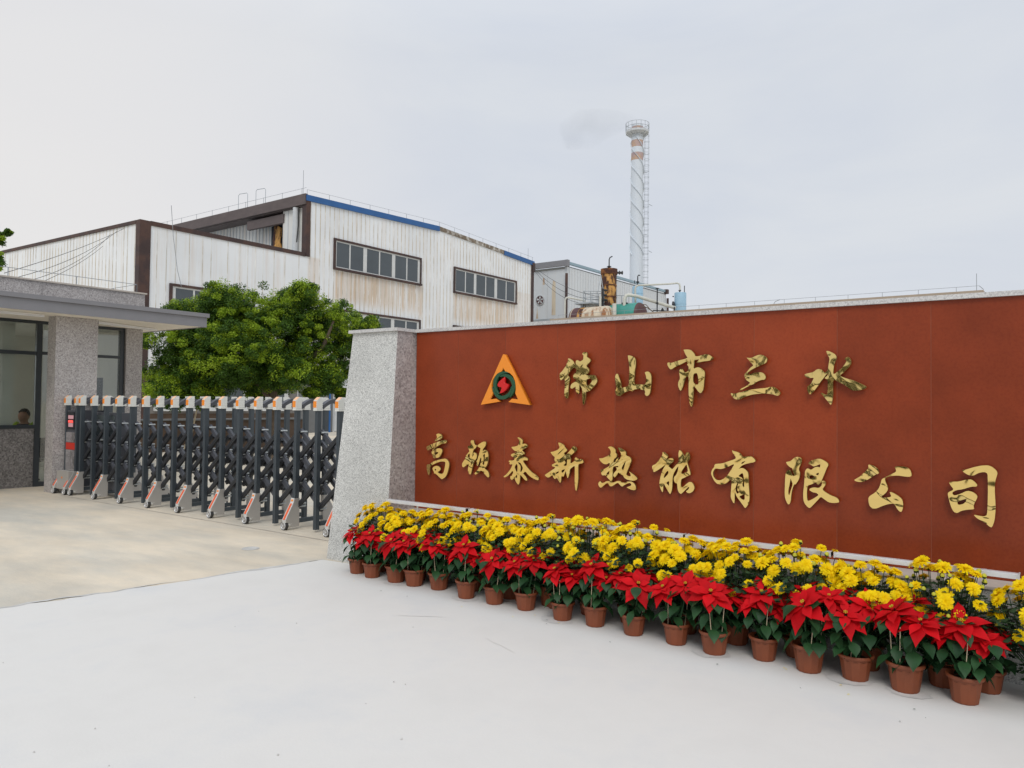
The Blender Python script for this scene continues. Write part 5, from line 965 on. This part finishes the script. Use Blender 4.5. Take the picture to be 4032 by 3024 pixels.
def poinsettia(seed, tops):
    t = thing('poinsettia', '', 'potted plant', (0,0,0), 0, 'red poinsettias in terracotta pots')
    obj('pot', POT, t, True); obj('soil', SOIL, t, True); obj('foliage', poin_foliage(seed, tops), t, True); random.seed(seed+50)
    for k, tp in enumerate(tops):
        tilt = math.hypot(tp[0], tp[1])*2.2; az = math.atan2(tp[1], tp[0]); o = obj('bract_cluster', CL[(seed+k)%5], t, True, tp)
        o.rotation_euler = (Matrix.Rotation(random.uniform(.30,.62),4,'X') @ Matrix.Rotation(az,4,'Z') @ Matrix.Rotation(tilt,4,'Y') @ Matrix.Rotation(random.uniform(0,6),4,'Z')).to_euler(); s_ = random.uniform(.90,1.05) if k == 0 else random.uniform(.70,.92); o.scale = (s_,s_,s_)
    for k in range(2):
        a = random.uniform(3.6,5.8) if k == 0 else random.uniform(0,6); b = MB(); x, y = .062*math.cos(a), .062*math.sin(a); b.cyl((x,y,.11),(x*1.25+random.uniform(-.02,.02),y*1.15,.34+random.uniform(-.05,.03)),.0026,n=6); obj('stake', b.mesh('stake', ['stake']), t, True)
    return t
protos = [poinsettia(11, [(-.03,-.05,.41),(.10,.03,.38),(-.08,.08,.44)]), poinsettia(12, [(.03,-.06,.38),(-.10,.04,.42),(.11,.05,.43)]), poinsettia(13, [(-.01,-.03,.43),(.10,.02,.35),(-.09,-.04,.36)]), poinsettia(14, [(-.07,-.06,.39),(.08,-.02,.43),(.01,.09,.45)])]
PX = [-5.397,-5.166,-4.872,-4.650,-4.396,-4.025,-3.739,-3.441,-3.067,-2.798,-2.482,-2.161,-1.881,-1.588,-1.303,-1.045,-.777,-.485]
PY = [4.911,4.88,4.888,4.893,4.929,4.85,4.859,4.873,4.816,4.836,4.821,4.816,4.785,4.87,4.83,4.857,4.838,4.856]
random.seed(31)
for i, (x, y) in enumerate(zip(PX, PY)):
    k = [0,2,1,3][i%4]; t = protos[k] if i < 4 else copy_tree(protos[k])
    t.location = (x, y+.012, .004); t.rotation_euler = (0,0,random.uniform(-.5,.5)+(.0 if i < 4 else random.choice([0,.6,-.6]))); s_ = random.uniform(.93,1.05); t.scale = (s_,s_,s_*random.uniform(.94,1.06))
    j = 17-i
    t['label'] = ('red poinsettia in a terracotta pot, farthest left in the front row' if i == 0 else 'red poinsettia in a terracotta pot at the right end of the front row' if j == 0 else
                  'red poinsettia in a terracotta pot, %s from the left in the front row' % ORD[i] if i < 9 else 'red poinsettia in a terracotta pot, %s from the right in the front row' % ORD[j])
BX = [-4.76,-4.22,-3.60,-3.28,-2.64,-2.0,-1.44,-.62,-.40]; BY = [5.10]*8+[5.16]
for i, (x, y) in enumerate(zip(BX, BY)):
    t = copy_tree(protos[(i*3+1)%4]); t.location = (x, y-.03, .004); t.rotation_euler = (0,0,random.uniform(0,6)); t.scale = (.92,.92,.86); t['group'] = 'poinsettias half hidden in the second row'
    t['label'] = 'half hidden red poinsettia in the second row, %s from the left' % ORD[i]

# chrysanthemums
def chrys_head(seed, dia):
    random.seed(seed); b = MB(); Rr = dia/2
    for (n, l_, el, w_) in [(19,1.0,.02,.15),(18,.97,.24,.15),(16,.88,.48,.14),(13,.74,.76,.13),(9,.52,1.05,.12),(5,.34,1.35,.12)]:
        for k in range(n):
            a = k*2*PI/n+random.uniform(-.16,.16); e = el+random.uniform(-.09,.09); L = Rr*l_*random.uniform(.86,1.08); W = Rr*w_; up_ = Vector((-math.cos(a)*math.sin(e), -math.sin(a)*math.sin(e), math.cos(e))); d = Vector((math.cos(a)*math.cos(e), math.sin(a)*math.cos(e), math.sin(e))); s_ = Vector((-math.sin(a), math.cos(a), 0))
            p0 = d*Rr*.08; p1 = p0+d*L*.55+up_*L*.10; p2 = p0+d*L*.96+up_*L*.02
            b.add([p0-s_*W*.35, p0+s_*W*.35, p1-s_*W+up_*W*.4, p1+s_*W+up_*W*.4, p2-s_*W*.55, p2+s_*W*.55], [(0,1,3,2),(2,3,5,4)])
    b.lathe([(0,-.012),(.008,-.010),(.012,-.002),(.004,.002)], (0,0,0), 7, 1)
    return b.mesh('flower_head', ['petal','cleaf'])
HEADS = [chrys_head(s_, d) for s_, d in ((1,.078),(2,.070),(3,.084),(4,.060))]
def bud_mesh():
    b = MB(); b.lathe([(0,-.012),(.008,-.009),(.0125,0),(.010,.009),(.004,.014),(0,.015)], (0,0,0), 9, 0); b.lathe([(0,-.0135),(.009,-.0105),(.0135,-.002)], (0,0,0), 9, 1); return b.mesh('bud', ['bud','cleaf'], True)
BUD = bud_mesh()
def chrys(seed, nh, nb, rad=.235, H=.60):
    r_ = random.Random(seed); random.seed(seed); t = thing('chrysanthemum', '', 'potted plant', (0,0,0), 0, 'yellow chrysanthemums along the sign wall')
    obj('pot', POT, t, True); obj('soil', SOIL, t, True); b = MB(); spots = []
    tries = 0
    while len(spots) < nh+nb and tries < 4000:
        tries += 1; u = r_.uniform(-1,1); a = r_.uniform(0,2*PI); rr = math.sqrt(r_.random()); x, y = rad*rr*math.cos(a), rad*.80*rr*math.sin(a); z = H*(1-.15*rr**2)+r_.uniform(-.055,.045)-(.10*r_.random() if rr > .72 else 0)-(.09*r_.random() if y < -.1 else 0)
        if all((x-p[0])**2+(y-p[1])**2+(z-p[2])**2*.6 > (.046 if len(spots) < nh else .03)**2 for p in spots): spots.append((x,y,z,rr,a))
    for i, (x, y, z, rr, a) in enumerate(spots):
        b0 = Vector((x*.2, y*.2, .12)); mid = Vector((x*.75, y*.75, .12+(z-.12)*.55)); b.tube([b0, mid, (x,y,z-.005)], [.0035,.003,.002], 5, 1)
    nl = 620
    for i in range(nl):
        rr = math.sqrt(random.random())*1.02; a = random.uniform(0,2*PI); z = .13+random.random()**.75*(H-.20)*(1-.25*rr*rr); k = .45+.62*min(1,(z-.1)/.28)
        p = Vector((rad*rr*k*math.cos(a), rad*.85*rr*k*math.sin(a), z)); e = random.uniform(-.5,.5); a2 = a+random.uniform(-.9,.9); d = Vector((math.cos(a2)*math.cos(e), math.sin(a2)*math.cos(e), math.sin(e))); s_ = Vector((-d.y,d.x,0)).normalized(); L = random.uniform(.034,.058); n_v = s_.cross(d)
        pr = [(0,.05),(.18,.30),(.34,.20),(.48,.46),(.64,.26),(.78,.36),(1,.0)]
        vs = [p-n_v*(0)]; Lf = [p+d*L*q-s_*L*w_+n_v*L*w_*.35 for q, w_ in pr]; Rt = [p+d*L*q+s_*L*w_+n_v*L*w_*.35 for q, w_ in pr]; Md = [p+d*L*q for q, w_ in pr]
        m = len(pr); b.add(Lf+Md+Rt, [(j, j+1, m+j+1, m+j) for j in range(m-1)]+[(m+j, m+j+1, 2*m+j+1, 2*m+j) for j in range(m-1)], 0)
    obj('foliage', b.mesh('foliage', ['cleaf','cleaf'], True), t, True)
    for i, (x, y, z, rr, a) in enumerate(spots):
        if i < nh: o = obj('flower_head', HEADS[r_.randrange(4)], t, True, (x,y,z)); dx_, dy_ = rr*.75*math.cos(a)+r_.uniform(-.2,.2), rr*.75*math.sin(a)-.30+r_.uniform(-.2,.2); tl = min(1.1, math.hypot(dx_, dy_)); az = math.atan2(dy_, dx_)
        else: o = obj('bud', BUD, t, True, (x,y,z+.004)); tl = r_.uniform(0,.5); az = a
        o.rotation_euler = (Matrix.Rotation(az,4,'Z') @ Matrix.Rotation(tl,4,'Y') @ Matrix.Rotation(r_.uniform(0,6),4,'Z')).to_euler(); s_ = r_.uniform(.85,1.2); o.scale = (s_,s_,s_)
    return t
cp = [chrys(101, 58, 4, .28, .61), chrys(102, 46, 12, .28, .62), chrys(103, 54, 6, .27, .59), chrys(104, 34, 26, .30, .63)]
CX_ = [-5.30,-4.93,-4.53,-4.14,-3.74,-3.36,-2.98,-2.60,-2.21,-1.84,-1.43,-1.03,-.62,-.10]
kk = [0,2,0,1,2,1,3,1,2,0,1,2,3,0]; ZS = [.92,.90,.95,.97,1.0,1.02,1.03,1.06,1.0,1.0,1.05,.98,1.0,1.0]
used = set(); random.seed(77)
for i, (x, k) in enumerate(zip(CX_, kk)):
    t = cp[k] if k not in used else copy_tree(cp[k]); used.add(k)
    t.location = (x, 5.10+random.uniform(-.02,.03), .004); t.rotation_euler = (0,0,random.uniform(-.45,.45)); t.scale = (1,1,ZS[i]*1.05)
    j = 13-i; t['label'] = ('yellow chrysanthemum in full bloom, farthest left against the grey end pillar' if i == 0 else 'yellow chrysanthemum cut off by the right edge of the photo' if j == 0 else
        ('yellow chrysanthemum bush, %s from the left behind the red poinsettias' % ORD[i] if i < 7 else 'yellow chrysanthemum bush, %s from the right behind the red poinsettias' % ORD[j]))
    if k == 3: t['label'] = t['label'].replace('yellow chrysanthemum bush', 'budding yellow chrysanthemum bush')

# shallow scuffs and trowel marks in the apron, stains under the pots, fallen petals
random.seed(5); b = MB()
for k in range(2):
    x, y = random.uniform(-6,-3), random.uniform(3.2,4.4); a = random.uniform(-.6,.9); L = random.uniform(.08,.5); n = 6; w_ = random.uniform(.002,.006)
    pts = [(x+L*i/n*math.cos(a)+random.uniform(-.006,.006), y+L*i/n*math.sin(a)+random.uniform(-.006,.006)) for i in range(n+1)]
    b.add([(px_, py_-w_*math.sin(PI*i/n), .006) for i, (px_, py_) in enumerate(pts)]+[(px_, py_+w_*math.sin(PI*i/n)+.0004, .006) for i, (px_, py_) in enumerate(pts)], [(i, i+1, n+2+i, n+1+i) for i in range(n)])
lone(b, 'apron_scuffs', 'scuff', 'faint trowel scuffs on the white apron', None, kind='structure')
b = MB()
for kz, (x, y) in enumerate([(PX[k_], PY[k_]) for k_ in (2,5,8,12,15,16)]):
    n = 22; r = random.uniform(.11,.15); ox, oy = random.uniform(-.04,.04), random.uniform(-.04,.0); b.add([(x+ox+r*random.uniform(.85,1.1)*math.cos(2*PI*i/n), y+oy+r*.8*random.uniform(.85,1.1)*math.sin(2*PI*i/n), .0055+.0003*kz) for i in range(n)], [tuple(range(n))])
lone(b, 'water_stain', 'damp', 'damp grey water stains on the apron under the pots', None, kind='structure')
b = MB(); random.seed(9)
for k in range(16):
    x, y = random.uniform(-5.4,-.4), random.uniform(4.55,4.8); leaf(b, (x,y,.010), (random.uniform(-1,1),random.uniform(-1,1),.02), (0,0,1), random.uniform(.008,.022), random.uniform(.005,.012), random.choice([0,0,1]), .0, .1)
lone(b, 'fallen_petals', ['petal','cleaf'], 'few fallen petals and leaf bits in front of the pots', None, kind='stuff')
# specks of grit on the apron
b = MB()
for k in range(34):
    x, y = random.uniform(-5.5,-.2), random.uniform(.9,4.6); r = random.uniform(.002,.006); b.lathe([(0,.002),(r,.003),(r*.6,r*.9+.003),(0,r+.003)], (x,y,.003), 6)
lone(b, 'grit', 'grout', 'scattered tiny specks of grit on the white apron', None, kind='stuff')

# ================= chimney smoke =================
sm = bpy.data.materials.new('thin_smoke'); sm.use_nodes = True; t = sm.node_tree; t.nodes.clear(); o_ = t.nodes.new('ShaderNodeOutputMaterial'); v = t.nodes.new('ShaderNodeVolumePrincipled'); v.inputs['Color'].default_value = (.42,.44,.47,1)
tcn = t.nodes.new('ShaderNodeTexCoord'); nz = t.nodes.new('ShaderNodeTexNoise'); nz.inputs['Scale'].default_value = .42; nz.inputs['Detail'].default_value = 4; t.links.new(tcn.outputs['Object'], nz.inputs[0])
mr_ = t.nodes.new('ShaderNodeMapRange'); mr_.inputs[1].default_value = .25; mr_.inputs[2].default_value = .8; mr_.inputs[4].default_value = .07; t.links.new(nz.outputs[0], mr_.inputs[0])
t.links.new(mr_.outputs[0], v.inputs['Density']); t.links.new(v.outputs[0], o_.inputs['Volume']); M_['smoke'] = sm
b = MB(); pts = [(-36.8,71.6,31.12),(-37.2,71.1,31.35),(-38.0,70.2,31.3),(-39.2,68.9,30.9),(-40.8,67.4,30.2),(-42.4,66.0,29.3)]; b.tube(pts, [.42,.7,1.1,1.6,2.1,1.4], 14)
lone(b, 'smoke', 'smoke', 'faint grey smoke drifting left from the chimney top', None, kind='stuff', smooth=True, base=pts[0])
print('objects', len(bpy.data.objects))
